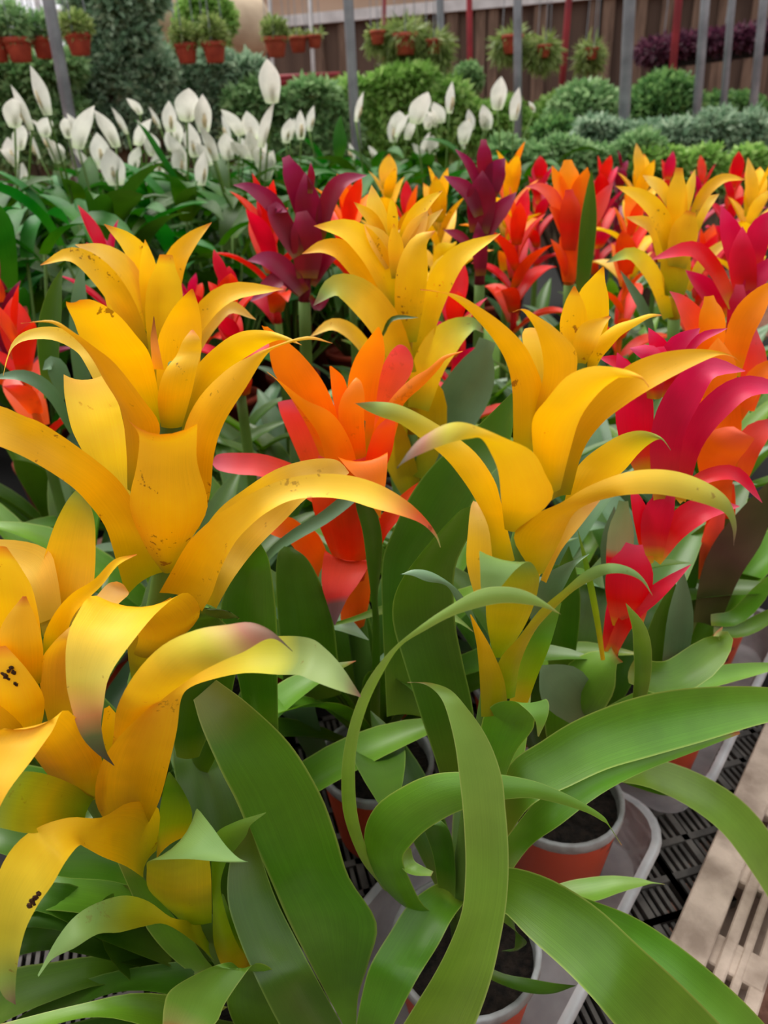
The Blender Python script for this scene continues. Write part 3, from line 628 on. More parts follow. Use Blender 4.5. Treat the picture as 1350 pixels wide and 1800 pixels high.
T([(878,1225,905,1225,-3),(876,1165,915,1165,-4),(912,1120,940,1110,-5),(948,1073,972,1073,-5.5),(990,1037,1010,1038,-6),(1030,1003,1050,1016,-6.5),(1070,990,1075,1008,-7),(1108,998,1103,1010,-7),(1132,1018,1128,1022,-7),(1146,1045,1147,1047,-7)], 'yw')
T([(846,1260,893,1245,-4),(843,1190,886,1195,-4),(838,1135,866,1145,-4),(832,1105,848,1112,-4),(826,1080,828,1080,-4)], 'yo')
T([(893,1245,927,1238,-2),(905,1190,945,1188,-2),(925,1135,965,1140,-2),(955,1090,980,1090,-1.5),(978,1062,987,1060,-1.5)], 'gy')
TL = lambda secs, mat='g', **k: traced(C, YC, secs, mat, name='leaf', **k)
TL([(850,1420,880,1390,-2),(845,1320,905,1325,-3),(848,1265,935,1285,-4),(868,1238,941,1264,-5),(900,1232,956,1230,-6),(920,1243,965,1237,-6.4),(940,1265,962,1262,-6.8),(945,1294,947,1295,-7)], 'g', cup=.08)
TL([(775,1595,810,1612,0),(725,1595,780,1612,-1),(685,1572,745,1592,-2),(655,1530,720,1545,-3),(640,1470,708,1510,-4),(660,1418,722,1486,-5),(711,1381,752,1457,-5.6),(765,1360,800,1429,-6),(830,1357,850,1412,-6.3),(885,1362,890,1405,-6.5),(940,1373,935,1403,-6.5),(990,1393,980,1412,-6.5),(1035,1417,1030,1428,-6.5),(1062,1436,1058,1443,-6.5),(1072,1452,1070,1452,-6.5),(1093,1485,1092,1486,-6.5)], 'g', slant=.4)
TL([(706,1495,722,1490,-3),(706,1525,728,1512,-3.6),(725,1538,742,1522,-4),(758,1540,762,1532,-4)], 'gl')
TL([(668,1555,685,1568,-1),(634,1511,650,1505,-3),(606,1440,630,1440,-5),(600,1372,624,1370,-7),(606,1310,628,1305,-8),(622,1250,646,1240,-8.6),(645,1198,672,1185,-9),(685,1145,703,1137,-9.2),(740,1099,746,1109,-9.4),(790,1065,795,1083,-9.4),(840,1037,845,1067,-9.4),(885,1031,885,1060,-9.4),(925,1039,922,1062,-9.4),(958,1058,955,1068,-9.4),(985,1079,986,1080,-9.4)], 'gl', slant=.3)
TL([(850,1220,870,1220,0),(832,1105,842,1105,-1),(805,1062,822,1062,-2),(785,1030,800,1032,-2),(750,1022,760,1006,-2),(725,1012,728,1001,-2),(703,1009,704,1010,-2)], 'gg')
TL([(930,1090,965,1070,1),(950,1020,990,1035,1),(985,995,1008,1000,1),(1015,982,1018,988,1),(1035,973,1036,974,1)], 'gg')
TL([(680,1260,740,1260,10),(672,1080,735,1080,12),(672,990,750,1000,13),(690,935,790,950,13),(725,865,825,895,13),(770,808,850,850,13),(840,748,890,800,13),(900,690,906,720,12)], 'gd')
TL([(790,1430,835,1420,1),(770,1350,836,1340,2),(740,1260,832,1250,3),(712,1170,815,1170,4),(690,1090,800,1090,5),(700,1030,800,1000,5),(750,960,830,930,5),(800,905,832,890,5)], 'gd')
TL([(860,1430,893,1470,-1),(895,1345,935,1415,-1),(950,1304,1000,1383,0),(1024,1260,1068,1352,1),(1128,1223,1140,1331,3),(1230,1208,1235,1304,5),(1350,1208,1350,1270,7),(1430,1225,1428,1260,8),(1500,1260,1501,1262,9)], 'g', slant=.5)
TL([(840,1530,880,1560,-1),(885,1480,930,1490,0),(950,1400,985,1450,0),(1020,1368,1055,1397,1),(1120,1330,1130,1357,3),(1220,1300,1225,1320,5),(1300,1285,1301,1290,6)], 'g', slant=.5)
TL([(800,1560,830,1590,-1),(870,1525,880,1600,-3),(950,1538,930,1648,-5),(1040,1588,990,1702,-7),(1128,1667,1040,1753,-9),(1200,1733,1090,1812,-10),(1280,1815,1160,1885,-11),(1340,1890,1330,1900,-12)], 'g', slant=.4)
TL([(860,1560,860,1600,-1),(960,1560,950,1620,-2),(1050,1586,1030,1650,-3),(1128,1619,1090,1690,-5),(1217,1681,1160,1750,-7),(1306,1759,1230,1810,-8.5),(1380,1840,1330,1890,-10)], 'g', slant=.4)
TL([(920,1575,935,1600,1),(990,1551,1000,1590,1),(1030,1543,1050,1583,1),(1075,1539,1090,1569,1),(1120,1543,1128,1558,1),(1146,1550,1148,1553,1),(1168,1554,1169,1555,1)], 'gl')
TL([(840,1690,850,1715,-1),(884,1711,880,1730,-2),(930,1720,925,1745,-3),(975,1728,970,1747,-4),(1011,1732,1012,1733,-5)], 'gd')
TL([(790,1545,825,1580,0),(755,1560,812,1592,-1),(718,1590,792,1620,-2.4),(688,1635,770,1662,-4),(652,1695,738,1713,-6),(636,1750,710,1765,-7),(625,1810,685,1815,-8),(615,1880,650,1885,-9),(620,1930,622,1930,-10)], 'g', slant=.4)
TL([(770,1560,800,1580,-1),(760,1500,800,1520,-.5),(740,1450,790,1460,0),(725,1440,760,1430,1)], 'gd')
TL([(870,1610,880,1560,-2),(910,1640,900,1590,-3),(925,1660,905,1665,-3.5),(880,1672,882,1672,-3.5)], 'gd')
TL([(790,1590,820,1580,0),(760,1600,790,1570,-.5),(755,1580,765,1570,-.5)], 'gl')
rosette_leaves(C, CPOT[0], CPOT[1], 8, random.Random(11), length=(.16, .24), width=(.03, .04), mats=('gd', 'gd', 'g'), skip=lambda a: a > 2.6 or a < .75)

# foreground leaf from a plant standing just below the frame
Z = bromeliad('green bromeliad leaf rising from the bottom border in front of all else', .035, .205, None)
Z['label'] = 'bromeliad at the bottom border sending up one long upright green leaf'
traced(Z, .25, [(650,1900,790,1900,-1.5),(709,1800,836,1800,-1),(759,1720,864,1720,-.5),(790,1660,880,1650,0),(812,1600,890,1590,.5),(818,1533,894,1533,1),(817,1476,893,1476,1.3),(813,1417,888,1417,1.6),(807,1363,883,1370,2),(801,1316,868,1322,2.5),(792,1274,848,1282,3),(780,1236,822,1246,3.5),(765,1215,792,1213,4),(744,1202,755,1200,4),(716,1199,717,1200,4)], 'gl', name='leaf', cup=.10)
rosette_leaves(Z, .035, .205, 7, random.Random(21), length=(.12, .16), width=(.03, .036), mats=('gd',), skip=lambda a: a < 3.7, elend=(0, 30))

# ---------------------------------------------------------------- D: orange one in the middle
YD = .58
D = bromeliad('orange bromeliad in the middle between the two front yellow ones', -.02, .585)
sD = stalk(D, [(-.02, .585, RIMZ), P(625, 1080, YD), P(618, 985, YD), P(622, 880, YD), P(632, 740, YD)])
T = lambda secs, mat, **k: traced(sD, YD, secs, mat, **k)
T([(575,830,610,825,0),(540,750,598,760,-.5),(505,690,588,715,-1),(484,660,566,668,-1.5),(475,630,535,628,-2),(472,600,508,603,-2.5),(460,572,470,574,-3)], 'o')
T([(585,890,630,880,-2),(573,815,626,810,-3),(560,765,608,760,-3.5),(535,728,580,724,-4),(508,695,535,702,-4.3),(485,666,495,672,-4.5),(469,653,471,655,-4.8)], 'o')
T([(545,850,580,850,2.5),(515,780,570,780,3),(494,730,550,735,3),(488,707,515,702,3)], 'op')
T([(560,890,580,850,-1),(510,860,530,822,-1),(460,838,470,800,-1),(420,834,425,796,-1),(385,827,385,798,-1),(372,815,373,810,-1)], 'op')
T([(625,800,655,800,1),(612,720,660,720,1.5),(612,670,667,668,1.5),(625,628,676,628,1.5),(648,595,674,597,1.3),(664,575,667,575,1)], 'o')
T([(597,760,625,750,0),(585,700,612,690,.3),(581,665,603,662,.3),(579,644,582,643,.3)], 'o')
T([(610,820,645,820,-1.5),(595,735,640,735,-2),(600,700,641,698,-2),(615,676,636,674,-1.8),(625,664,628,664,-1.5)], 'o')
T([(650,800,675,790,2),(655,710,695,705,2.5),(668,655,722,658,2.5),(684,622,726,632,2.5),(697,608,716,612,2.3),(703,606,706,606,2.2)], 'op')
T([(640,830,680,820,-1),(655,760,700,745,-1.5),(684,705,710,710,-2),(720,668,745,677,-2),(752,648,772,648,-2),(779,626,785,631,-2),(813,617,814,618,-2)], 'o')
T([(640,840,675,830,-2.5),(645,795,690,790,-3),(660,755,695,745,-3),(680,735,690,725,-3)], 'or')
T([(605,880,660,880,-2.5),(597,820,680,815,-4.5),(593,803,681,795,-5.5),(612,825,681,815,-6.5),(635,850,678,850,-7),(652,885,672,885,-7.5),(667,910,669,911,-7.5)], 'o')
T([(590,990,640,990,-1),(570,945,652,945,-2),(548,880,657,880,-2),(560,800,650,800,-2)], 'or', cup=.3)
T([(585,1020,640,1020,-2),(573,968,647,983,-4),(566,1000,645,1000,-5),(566,1030,627,1030,-6),(573,1055,609,1055,-6.5),(587,1098,589,1100,-7)], 'ot')
T([(560,1015,580,985,0),(530,985,560,940,-1),(510,955,535,925,-1.5),(478,940,505,908,-2),(460,930,465,920,-2)], 'or')
T([(640,985,665,975,-1),(660,920,680,940,-1),(690,885,712,900,-.5),(720,858,728,870,0),(748,841,749,842,0)], 'or')
T([(600,1110,640,1100,-1),(600,1060,650,1050,-1.5),(620,1010,652,1005,-1.5),(640,990,650,990,-1.5)], 'or')
TL = lambda secs, mat='g', **k: traced(D, YD, secs, mat, name='leaf', **k)
TL([(480,1130,485,1140,0),(557,1103,560,1107,-3),(617,1085,622,1093,-5),(680,1062,682,1078,-6),(740,1060,742,1077,-7),(785,1070,785,1088,-7),(812,1090,810,1097,-7),(832,1110,832,1111,-7)], 'gl')
TL([(500,1220,600,1220,-4),(488,1080,585,1085,-5),(485,1020,562,1022,-5.5),(488,975,540,982,-6),(500,960,512,961,-6)], 'gd')
TL([(440,1020,455,1030,-4),(469,970,476,982,-5),(512,932,522,950,-6),(560,903,575,920,-6.5),(605,868,622,884,-7),(640,850,645,855,-7)], 'gg')
TL([(650,1270,668,1270,-5),(655,1120,668,1120,-6),(652,1050,664,1050,-6.5),(644,985,671,985,-7),(637,933,671,937,-7),(625,885,660,890,-7),(630,850,650,850,-7)], 'gd')
TL([(540,1330,580,1330,-2),(500,1260,555,1250,-3),(490,1250,555,1200,-4),(530,1200,553,1180,-5)], 'gg')
rosette_leaves(D, -.02, .585, 16, random.Random(8), length=(.26, .36), width=(.036, .05), mats=('gd', 'gd', 'g'))

# ---------------------------------------------------------------- E, F and the plants along the right
def core(st, pts, mat, r0=.008, r1=.004):
    pts = catmull(np.array(pts, float), 4); n = len(pts)
    bm = bmesh.new(); tube_path(bm, [tuple(p) for p in pts], [r0+(r1-r0)*i/(n-1) for i in range(n)], 8)
    set_parent(bm_obj('flower_axis', bm, MATS[mat], None, True), st)
def head_stalk(mats):
    return 'stalk_'+{'y': 'y', 'o': 'o', 'p': 'p', 'm': 'm', 'r': 'r'}[mats[0]]
def qplant(label, Y, base_px, pot_xy, stalk_px, bracts, nleaf, seed, lmats=('g', 'gd', 'gd', 'gg'), leaves=(), hd=None, Llen=(.26, .36), skip=None):
    if pot_xy is None:
        q = P(base_px[0], base_px[1], Y); pot_xy = (q[0], Y)
    root = bromeliad(label, *pot_xy)
    sp = [P(x, y, Y+.004) for x, y in stalk_px]; sp[-1] = sp[-2]+(sp[-1]-sp[-2])*.35
    st = stalk(root, [(pot_xy[0], pot_xy[1], RIMZ)]+[(np.array([pot_xy[0], pot_xy[1], RIMZ])+sp[0])/2]+sp[:1], .009, .008)
    core(st, sp, head_stalk(bracts[0][4]))
    for b in bracts:
        pts, w_, d0, d1, mt = b[:5]
        quick(st, Y, pts, w_, d0, d1, mt, 'bract', blunt=(len(b) > 5))
    for b in leaves:
        pts, w_, d0, d1, mt = b[:5]
        quick(root, Y, pts, w_, d0, d1, mt, 'leaf', blunt=(len(b) > 5))
    rosette_leaves(root, pot_xy[0], pot_xy[1], nleaf, random.Random(seed), length=Llen, mats=lmats, width=(.036, .05), skip=skip)
    return root
E = qplant('yellow bromeliad behind the large left one, topped by two horn-like bracts', .70, None, (-.235, .70), [(265, 700), (272, 600), (275, 480)], [
 ([(258,640),(222,545),(175,478),(125,447),(71,466)], 21, -1, -2.5, 'y'),
 ([(255,580),(228,490),(185,447),(132,430)], 22, 1, 0, 'yp'),
 ([(268,580),(252,470),(225,425),(183,394)], 21, 1.5, 1.5, 'y'),
 ([(292,580),(305,470),(332,425),(372,391)], 20, 1.5, 1.5, 'y'),
 ([(268,580),(262,490),(255,421)], 18, -1, -.5, 'y'),
 ([(286,640),(288,540),(292,448)], 33, -2, -2, 'y', 1),
 ([(300,660),(340,575),(400,515),(499,508)], 18, -1, -1.5, 'y'),
 ([(310,680),(350,590),(400,540),(450,562)], 17, 0, 0, 'yp'),
 ([(262,720),(245,640),(215,560),(180,500)], 26, 0, -1, 'y'),
 ([(272,780),(272,690),(272,610)], 30, -1, -1, 'yo', 1)], 14, 31, leaves=[
 ([(90,700),(85,600),(95,520),(110,470)], 20, 4, 6, 'gd'),
 ([(150,720),(140,600),(140,500),(150,455)], 18, 10, 12, 'gg'),
 ([(130,760),(90,690),(40,660),(-20,665)], 12, -5, -8, 'gg'),
 ([(120,700),(95,640),(75,650)], 18, 0, 0, 'gg')])
Fp = qplant('tall tiered yellow bromeliad in the middle, behind the orange one', .77, None, (.045, .775), [(725, 760), (715, 600), (700, 430)], [
 ([(735,720),(760,640),(800,585),(830,550)], 22, 3, 3, 'yp'),
 ([(668,650),(625,590),(585,570),(545,592)], 13, 2, 2, 'yp'),
 ([(688,430),(662,375),(653,325)], 17, 1, 1.5, 'yp'),
 ([(700,440),(725,385),(750,355),(778,335)], 13, 1, 1, 'y'),
 ([(690,430),(690,380),(688,345)], 10, 0, 0, 'y'),
 ([(680,430),(655,385),(622,355)], 11, .5, 0, 'y'),
 ([(705,450),(730,405),(752,370)], 17, 0, 0, 'yp'),
 ([(715,440),(748,395),(779,367)], 9, 0, 0, 'yp'),
 ([(688,470),(668,425),(640,394)], 18, -1, -1, 'yp'),
 ([(697,490),(696,440),(692,393)], 14, -2, -1.5, 'y'),
 ([(700,540),(660,450),(615,405),(552,397)], 24, -1, -2, 'y'),
 ([(692,580),(655,500),(610,445),(570,433),(531,446)], 22, -.5, -1.5, 'y'),
 ([(715,600),(722,500),(735,430),(765,406)], 28, -2, -3, 'y'),
 ([(735,640),(757,540),(800,455),(880,410)], 22, -1, -1, 'y'),
 ([(760,540),(770,475),(800,440)], 14, 2, 2.5, 'yp'),
 ([(715,660),(680,575),(635,520),(590,502),(551,537)], 30, -3, -5, 'yg'),
 ([(735,720),(755,640),(790,590),(830,570),(850,585)], 30, -2, -2, 'yg'),
 ([(700,740),(690,670),(650,600)], 30, -1, -2, 'yo'),
 ([(722,840),(740,740),(735,640)], 46, -1, -1, 'yo', 1),
 ([(730,880),(700,800),(690,730)], 26, -1, -1, 'yo', 1)], 12, 32, leaves=[
 ([(725,850),(775,760),(825,680),(857,598)], 44, 2, 3, 'gg', 1),
 ([(672,590),(690,560),(735,558)], 4, -6, -7, 'gd')])
Gp = qplant('crimson pink bromeliad at the right beside the front yellow one', .50, None, (GPOT[0], GPOT[1]), [(1070, 1150), (1100, 1040), (1150, 930), (1165, 800), (1165, 680)], [
 ([(1140,830),(1118,760),(1112,690),(1085,620)], 34, 0, 0, 'p'),
 ([(1125,690),(1095,642),(1052,628)], 13, 1, 1, 'p'),
 ([(1150,700),(1148,630),(1107,612)], 20, 0, -1, 'p'),
 ([(1160,690),(1165,630),(1140,576)], 20, 1, 1, 'p'),
 ([(1175,690),(1190,620),(1230,577)], 26, .5, .5, 'p'),
 ([(1195,640),(1230,595),(1279,577)], 8, -.5, -1, 'p'),
 ([(1165,700),(1165,650),(1160,610)], 22, 0, 0, 'p', 1),
 ([(1168,880),(1172,770),(1200,700),(1245,648),(1310,652)], 31, -2, -3, 'p'),
 ([(1190,880),(1212,780),(1262,712),(1320,678),(1400,690)], 25, -1, -1.5, 'p'),
 ([(1140,990),(1128,910),(1108,850)], 15, -1, -1.5, 'p'),
 ([(1148,980),(1155,910),(1185,850)], 27, -2, -2, 'p'),
 ([(1148,985),(1185,930),(1235,895),(1300,890)], 24, -1, -1, 'p'),
 ([(1190,880),(1235,840),(1295,833),(1340,884)], 13, 0, 0, 'p'),
 ([(1085,1060),(1090,960),(1096,880)], 24, 1, 1, 'pt', 1),
 ([(1103,1100),(1106,1020),(1115,955)], 42, -2, -2.5, 'p', 1),
 ([(1068,1160),(1105,1085),(1155,1040),(1215,992)], 16, -2.5, -3, 'p'),
 ([(1066,1160),(1080,1080),(1085,1010)], 16, -1, -1, 'p')], 12, 33, leaves=[
 ([(1120,1250),(1130,1180),(1125,1110),(1100,1060)], 16, -5, -7, 'g'),
 ([(1000,1330),(1005,1250),(1050,1180),(1085,1150)], 50, -1, -3, 'g', 1),
 ([(1040,1260),(980,1200),(950,1170)], 45, -3, -6, 'gg'),
 ([(1110,1180),(1185,1190),(1270,1130),(1262,1110)], 34, -2, 1, 'g', 1),
 ([(1010,1290),(1130,1230),(1250,1190),(1400,1165)], 20, 0, 3, 'g'),
 ([(1060,1350),(1150,1360),(1240,1400),(1310,1460),(1370,1560),(1420,1700)], 33, 0, -6, 'gl'),
 ([(1090,1365),(1150,1380),(1210,1400)], 14, -1, -2, 'g'),
 ([(1150,1290),(1170,1150),(1185,1020)], 40, 2, 3, 'gd'),
 ([(1175,1220),(1195,1100),(1200,1000)], 24, 1, 2, 'gg'),
 ([(1060,1160),(1048,1080),(1030,990),(1015,930)], 6, -3, -4, 'gy'),
 ([(985,1200),(990,1080),(1000,960)], 30, 4, 5, 'gd'),
 ([(1080,1060),(1075,960),(1080,890)], 20, 5, 5, 'gg')], skip=lambda a: a > 3.0 or a < .6)
H = qplant('orange bromeliad at the right border behind the crimson pink one', .66, None, (.315, .665), [(1250, 990), (1262, 880), (1268, 700), (1258, 600)], [
 ([(1235,650),(1225,575),(1200,532),(1177,512)], 21, .5, 0, 'op'),
 ([(1248,640),(1252,570),(1246,520)], 24, -.5, -.5, 'o', 1),
 ([(1285,660),(1302,580),(1335,525),(1368,490)], 25, 0, 0, 'o'),
 ([(1312,720),(1325,650),(1322,578)], 23, 2, 2, 'op', 1),
 ([(1262,720),(1262,650),(1262,594)], 34, -2, -2, 'o'),
 ([(1290,740),(1330,665),(1375,628)], 19, -1, -1, 'o'),
 ([(1268,840),(1266,740),(1258,650)], 38, -1.5, -1.5, 'o', 1),
 ([(1250,780),(1225,710),(1203,690)], 19, -1, -1, 'or'),
 ([(1300,840),(1320,775),(1368,735)], 24, -1, -1, 'op'),
 ([(1238,1020),(1250,950),(1275,880)], 17, -1, -1, 'op'),
 ([(1245,1000),(1265,920),(1290,850)], 24, 0, 0, 'or')], 12, 34, leaves=[
 ([(1240,1100),(1270,1000),(1320,920),(1360,840)], 36, -3, -3, 'br'),
 ([(1195,1080),(1215,980),(1290,900)], 26, 0, 0, 'gd'),
 ([(1250,1090),(1300,1080),(1370,1000)], 16, -4, -5, 'g'),
 ([(1255,1110),(1310,1105),(1390,1060)], 14, -5, -6, 'g')], skip=lambda a: a > 4.2 or a < .3)
traced([c for c in H.children if c.name.startswith('flower_stalk')][0], .66, [(1245,885,1285,885,-1),(1226,815,1292,822,-3),(1230,768,1312,792,-4.5),(1268,752,1325,774,-5.2),(1290,750,1326,770,-5.4)], 'or')
K = qplant('crimson bromeliad at the right border above the orange one', .84, None, (.44, .845), [(1285, 600), (1300, 500), (1310, 420)], [
 ([(1305,500),(1292,430),(1268,361)], 22, 1, 1, 'p'),
 ([(1320,480),(1335,410),(1370,365)], 22, 1, 1, 'p'),
 ([(1312,540),(1305,460),(1305,398)], 25, -1, -1, 'p'),
 ([(1290,540),(1255,470),(1215,437),(1145,456)], 15, -1, -2, 'p'),
 ([(1275,560),(1245,510),(1205,475)], 18, 1.5, 1, 'p'),
 ([(1300,560),(1330,490),(1375,445)], 18, -1, -1, 'p'),
 ([(1290,620),(1297,560),(1300,500)], 20, -1, -1, 'p', 1)], 10, 35)
I = qplant('wide yellow bromeliad near the right, arching over orange ones', .98, None, (.43, .985), [(1185, 560), (1190, 470), (1195, 360)], [
 ([(1182,460),(1163,385),(1130,347),(1082,327)], 17, -1, -2, 'y'),
 ([(1165,460),(1150,400),(1100,381)], 13, 0, -.5, 'yp'),
 ([(1195,440),(1190,360),(1194,295)], 18, 0, 0, 'y', 1),
 ([(1190,470),(1200,420),(1215,372)], 25, -2, -2, 'y', 1),
 ([(1203,380),(1212,335),(1222,297)], 9, 0, 0, 'yp'),
 ([(1212,390),(1238,340),(1272,313),(1312,316)], 10, -.5, -1, 'y'),
 ([(1218,410),(1234,365),(1264,341)], 13, 1, 1, 'yp'),
 ([(1178,360),(1162,330),(1130,308)], 12, 1, 1, 'yp'),
 ([(1175,560),(1152,490),(1112,446),(1065,462)], 15, -1, -2, 'yg'),
 ([(1186,520),(1188,460),(1190,425)], 27, -1, -1, 'yo', 1),
 ([(1208,510),(1240,455),(1290,414)], 10, 0, 0, 'yp')], 10, 36, leaves=[([(1150,600),(1130,540),(1090,475)], 9, -2, -3, 'gg')])
M1 = qplant('dark magenta bromeliad left of the tall tiered yellow one', 1.0, None, (-.115, 1.0), [(535, 530), (540, 440), (535, 330)], [
 ([(535,385),(522,325),(502,275)], 20, 1, 1, 'm', 1),
 ([(520,430),(482,362),(442,331),(410,325)], 16, 0, -1, 'm'),
 ([(545,440),(542,370),(536,303)], 24, 0, 0, 'm'),
 ([(560,420),(578,350),(603,317),(645,308)], 16, 0, 0, 'm'),
 ([(525,450),(500,400),(482,366),(505,372)], 19, -1, -1, 'm'),
 ([(540,490),(540,430),(530,372)], 28, -1, -1, 'm', 1),
 ([(535,515),(500,473),(468,455),(435,458)], 18, -1, -2, 'm'),
 ([(530,515),(495,488),(440,530)], 15, -1, -2, 'm'),
 ([(545,500),(578,445),(625,425)], 16, 0, 0, 'm'),
 ([(545,340),(547,310),(546,286)], 7, 0, 0, 'm'),
 ([(545,520),(560,540),(585,500)], 7, 0, 0, 'm')], 12, 37)
M2 = qplant('dark magenta bromeliad right of the tall tiered yellow one', 1.12, None, (.155, 1.12), [(843, 500), (845, 420), (852, 300)], [
 ([(855,340),(852,285),(850,245)], 14, .5, .5, 'm', 1),
 ([(847,345),(826,290),(800,262)], 9, .5, 0, 'm'),
 ([(862,345),(872,300),(888,278)], 19, 0, 0, 'm'),
 ([(842,380),(822,335),(780,309)], 14, -1, -1, 'm'),
 ([(842,410),(846,360),(848,300)], 26, -1, -1, 'm'),
 ([(847,425),(870,380),(908,338)], 16, -1, -1, 'm'),
 ([(832,440),(808,415),(780,404)], 9, -1, -1, 'm'),
 ([(845,485),(843,430),(840,390)], 14, -1, -1, 'm')], 10, 38)

def gplant(label, px, py, Y, mats, seed, n=14, L=(.095, .135), W=(.031, .043), nleaf=9, lean=0.0, hlen=.24):
    t = P(px, py, Y); rng = random.Random(seed)
    root = bromeliad(label, t[0]+lean, Y)
    hb = max(t[2]-hlen, RIMZ+.03)
    st = stalk(root, [(t[0]+lean, Y, RIMZ), (t[0]+lean*.6, Y, (RIMZ+hb)/2), (t[0]+lean*.4, Y, hb)], .008, .006)
    core(st, [(t[0]+lean*.4, Y, hb), (t[0]+lean*.2, Y, (hb+t[2]-.075)/2), (t[0], Y, max(t[2]-.075, hb+.01))], head_stalk(mats[0]), .006, .003)
    generic_head(root, st, (t[0]+lean*.4, Y, t[2]-hlen), (t[0], Y, t[2]-.03), n, rng, mats, L, W)
    rosette_leaves(root, t[0]+lean, Y, nleaf, rng, mats=('g', 'gd', 'gg', 'gd'))
    return root
gplant('small red bromeliad with yellow buds between the two left yellow ones', 388, 432, .86, ('r',), 41, 11, L=(.06, .09), hlen=.17)
gplant('pink bromeliad behind the horned yellow one at left', 172, 382, 1.0, ('p', 'p', 'r'), 42, 10, hlen=.2)
gplant('red bromeliad leaning against the dark magenta one at left', 462, 312, 1.12, ('r',), 43, 12, hlen=.2)
gplant('orange-red bromeliad just right of the left dark magenta one', 607, 312, 1.22, ('or', 'r', 'o'), 44, 11, hlen=.18)
gplant('small yellow bromeliad directly behind the tall tiered yellow one', 680, 268, 1.35, ('y', 'yp'), 45, 13, L=(.08, .11), hlen=.24)
gplant('yellow bromeliad left of the right-hand dark magenta one', 772, 290, 1.24, ('y', 'yp'), 46, 12, hlen=.22)
gplant('orange bromeliad peeking over the right-hand dark magenta one', 898, 258, 1.38, ('o', 'o', 'y'), 47, 12, hlen=.2)
gplant('red bromeliad low between the magenta and orange ones', 912, 338, 1.26, ('r', 'r', 'or'), 48, 13, hlen=.22)
qplant('orange bromeliad with tall red stalk in the middle distance', 1.12, None, (.31, 1.12), [(1000, 500), (1002, 430), (1002, 330)], [
 ([(1000,370),(1000,325),(998,281)], 20, .5, .5, 'o', 1),
 ([(1003,375),(984,325),(970,291)], 12, 0, 0, 'o'),
 ([(1010,385),(1022,335),(1033,294)], 18, -.5, -.5, 'o'),
 ([(995,410),(975,350),(950,329),(924,328)], 12, -.5, -1, 'op'),
 ([(1000,440),(1003,375),(1000,333)], 19, -1.5, -1.5, 'or', 1),
 ([(1015,430),(1045,372),(1078,320)], 16, 0, 0, 'op'),
 ([(990,410),(980,378),(964,362)], 9, -1, -1, 'or'),
 ([(1000,495),(1000,435),(1004,385)], 18, -1, -1, 'or', 1),
 ([(1000,490),(985,445),(968,420)], 9, -1, -2, 'or')], 9, 49, leaves=[([(1020,530),(1030,440),(1036,370),(1040,298)], 15, -4, -4, 'gd')])
gplant('crimson bromeliad behind the middle-distance orange one, left of it', 952, 264, 1.75, ('p', 'r'), 50, 11, L=(.08, .11))
gplant('crimson bromeliad behind the middle-distance orange one, right of it', 1066, 268, 1.65, ('p', 'p', 'r'), 51, 12, L=(.08, .12))
gplant('yellow bromeliad furthest back at right with orange below', 1132, 262, 1.45, ('y', 'yp', 'o'), 52, 12)
gplant('orange bromeliad tucked behind the wide yellow one at right', 1118, 318, 1.27, ('o', 'or'), 53, 12, hlen=.3)
gplant('red bromeliad tip right of the furthest yellow one', 1180, 268, 1.85, ('r', 'p'), 54, 10)
gplant('crimson bromeliad behind the yellow one at the right border', 1302, 262, 1.62, ('p', 'r'), 55, 12, L=(.09, .12))
gplant('yellow bromeliad cut by the right border', 1338, 280, 1.26, ('y', 'yp'), 56, 13, L=(.1, .14))
gplant('magenta bromeliad tip standing furthest back', 1097, 250, 1.95, ('m',), 57, 9, L=(.07, .09))
gplant('pinkish red bromeliad half hidden right of the tall tiered yellow one', 800, 470, .93, ('p', 'r'), 58, 12, L=(.08, .12), hlen=.22)
gplant('coral red bromeliad cut by the left border', 2, 500, .82, ('op', 'r'), 59, 10, L=(.08, .11), hlen=.2)
gplant('dull pink bromeliad at the left border behind the coral one', -25, 440, 1.02, ('m', 'op'), 60, 10, L=(.09, .13), hlen=.2)
gplant('red bromeliad in the gap behind the left yellow ones', 330, 470, 1.12, ('r', 'p'), 61, 9, L=(.06, .08), hlen=.12)
gplant('red bromeliad low at right between wide yellow and crimson ones', 1245, 400, 1.42, ('r', 'p', 'or'), 62, 12, hlen=.2)
gplant('orange bromeliad behind the yellow pair in the centre', 715, 330, 1.52, ('or', 'r'), 63, 10, hlen=.2)
gplant('crimson bromeliad far back near the right border', 1240, 280, 2.05, ('p', 'r'), 64, 10)
# leafy plants of the same bench that carry no flower head yet
for k, (x, y) in enumerate(((.16, .70), (.30, .86), (.16, .92), (-.08, .76), (-.28, .86), (-.36, .70), (-.34, .55), (.28, 1.14), (.56, 1.08), (.02, 1.16), (-.22, 1.12), (.44, 1.3), (.66, 1.3))):
    if any((o.location.x-x)**2+(o.location.y-y)**2 < .13**2 for o in bpy.data.objects if o.parent is None and o.name.startswith('potted_bromeliad')): continue
    root = bromeliad('green bromeliad rosette without flower head, among the flowering ones', x, y, 'leafy bromeliads without flower heads')
    rosette_leaves(root, x, y, 11, random.Random(90+k), mats=('g', 'gd', 'gg', 'gd'), length=(.24, .34), el=(48, 78))

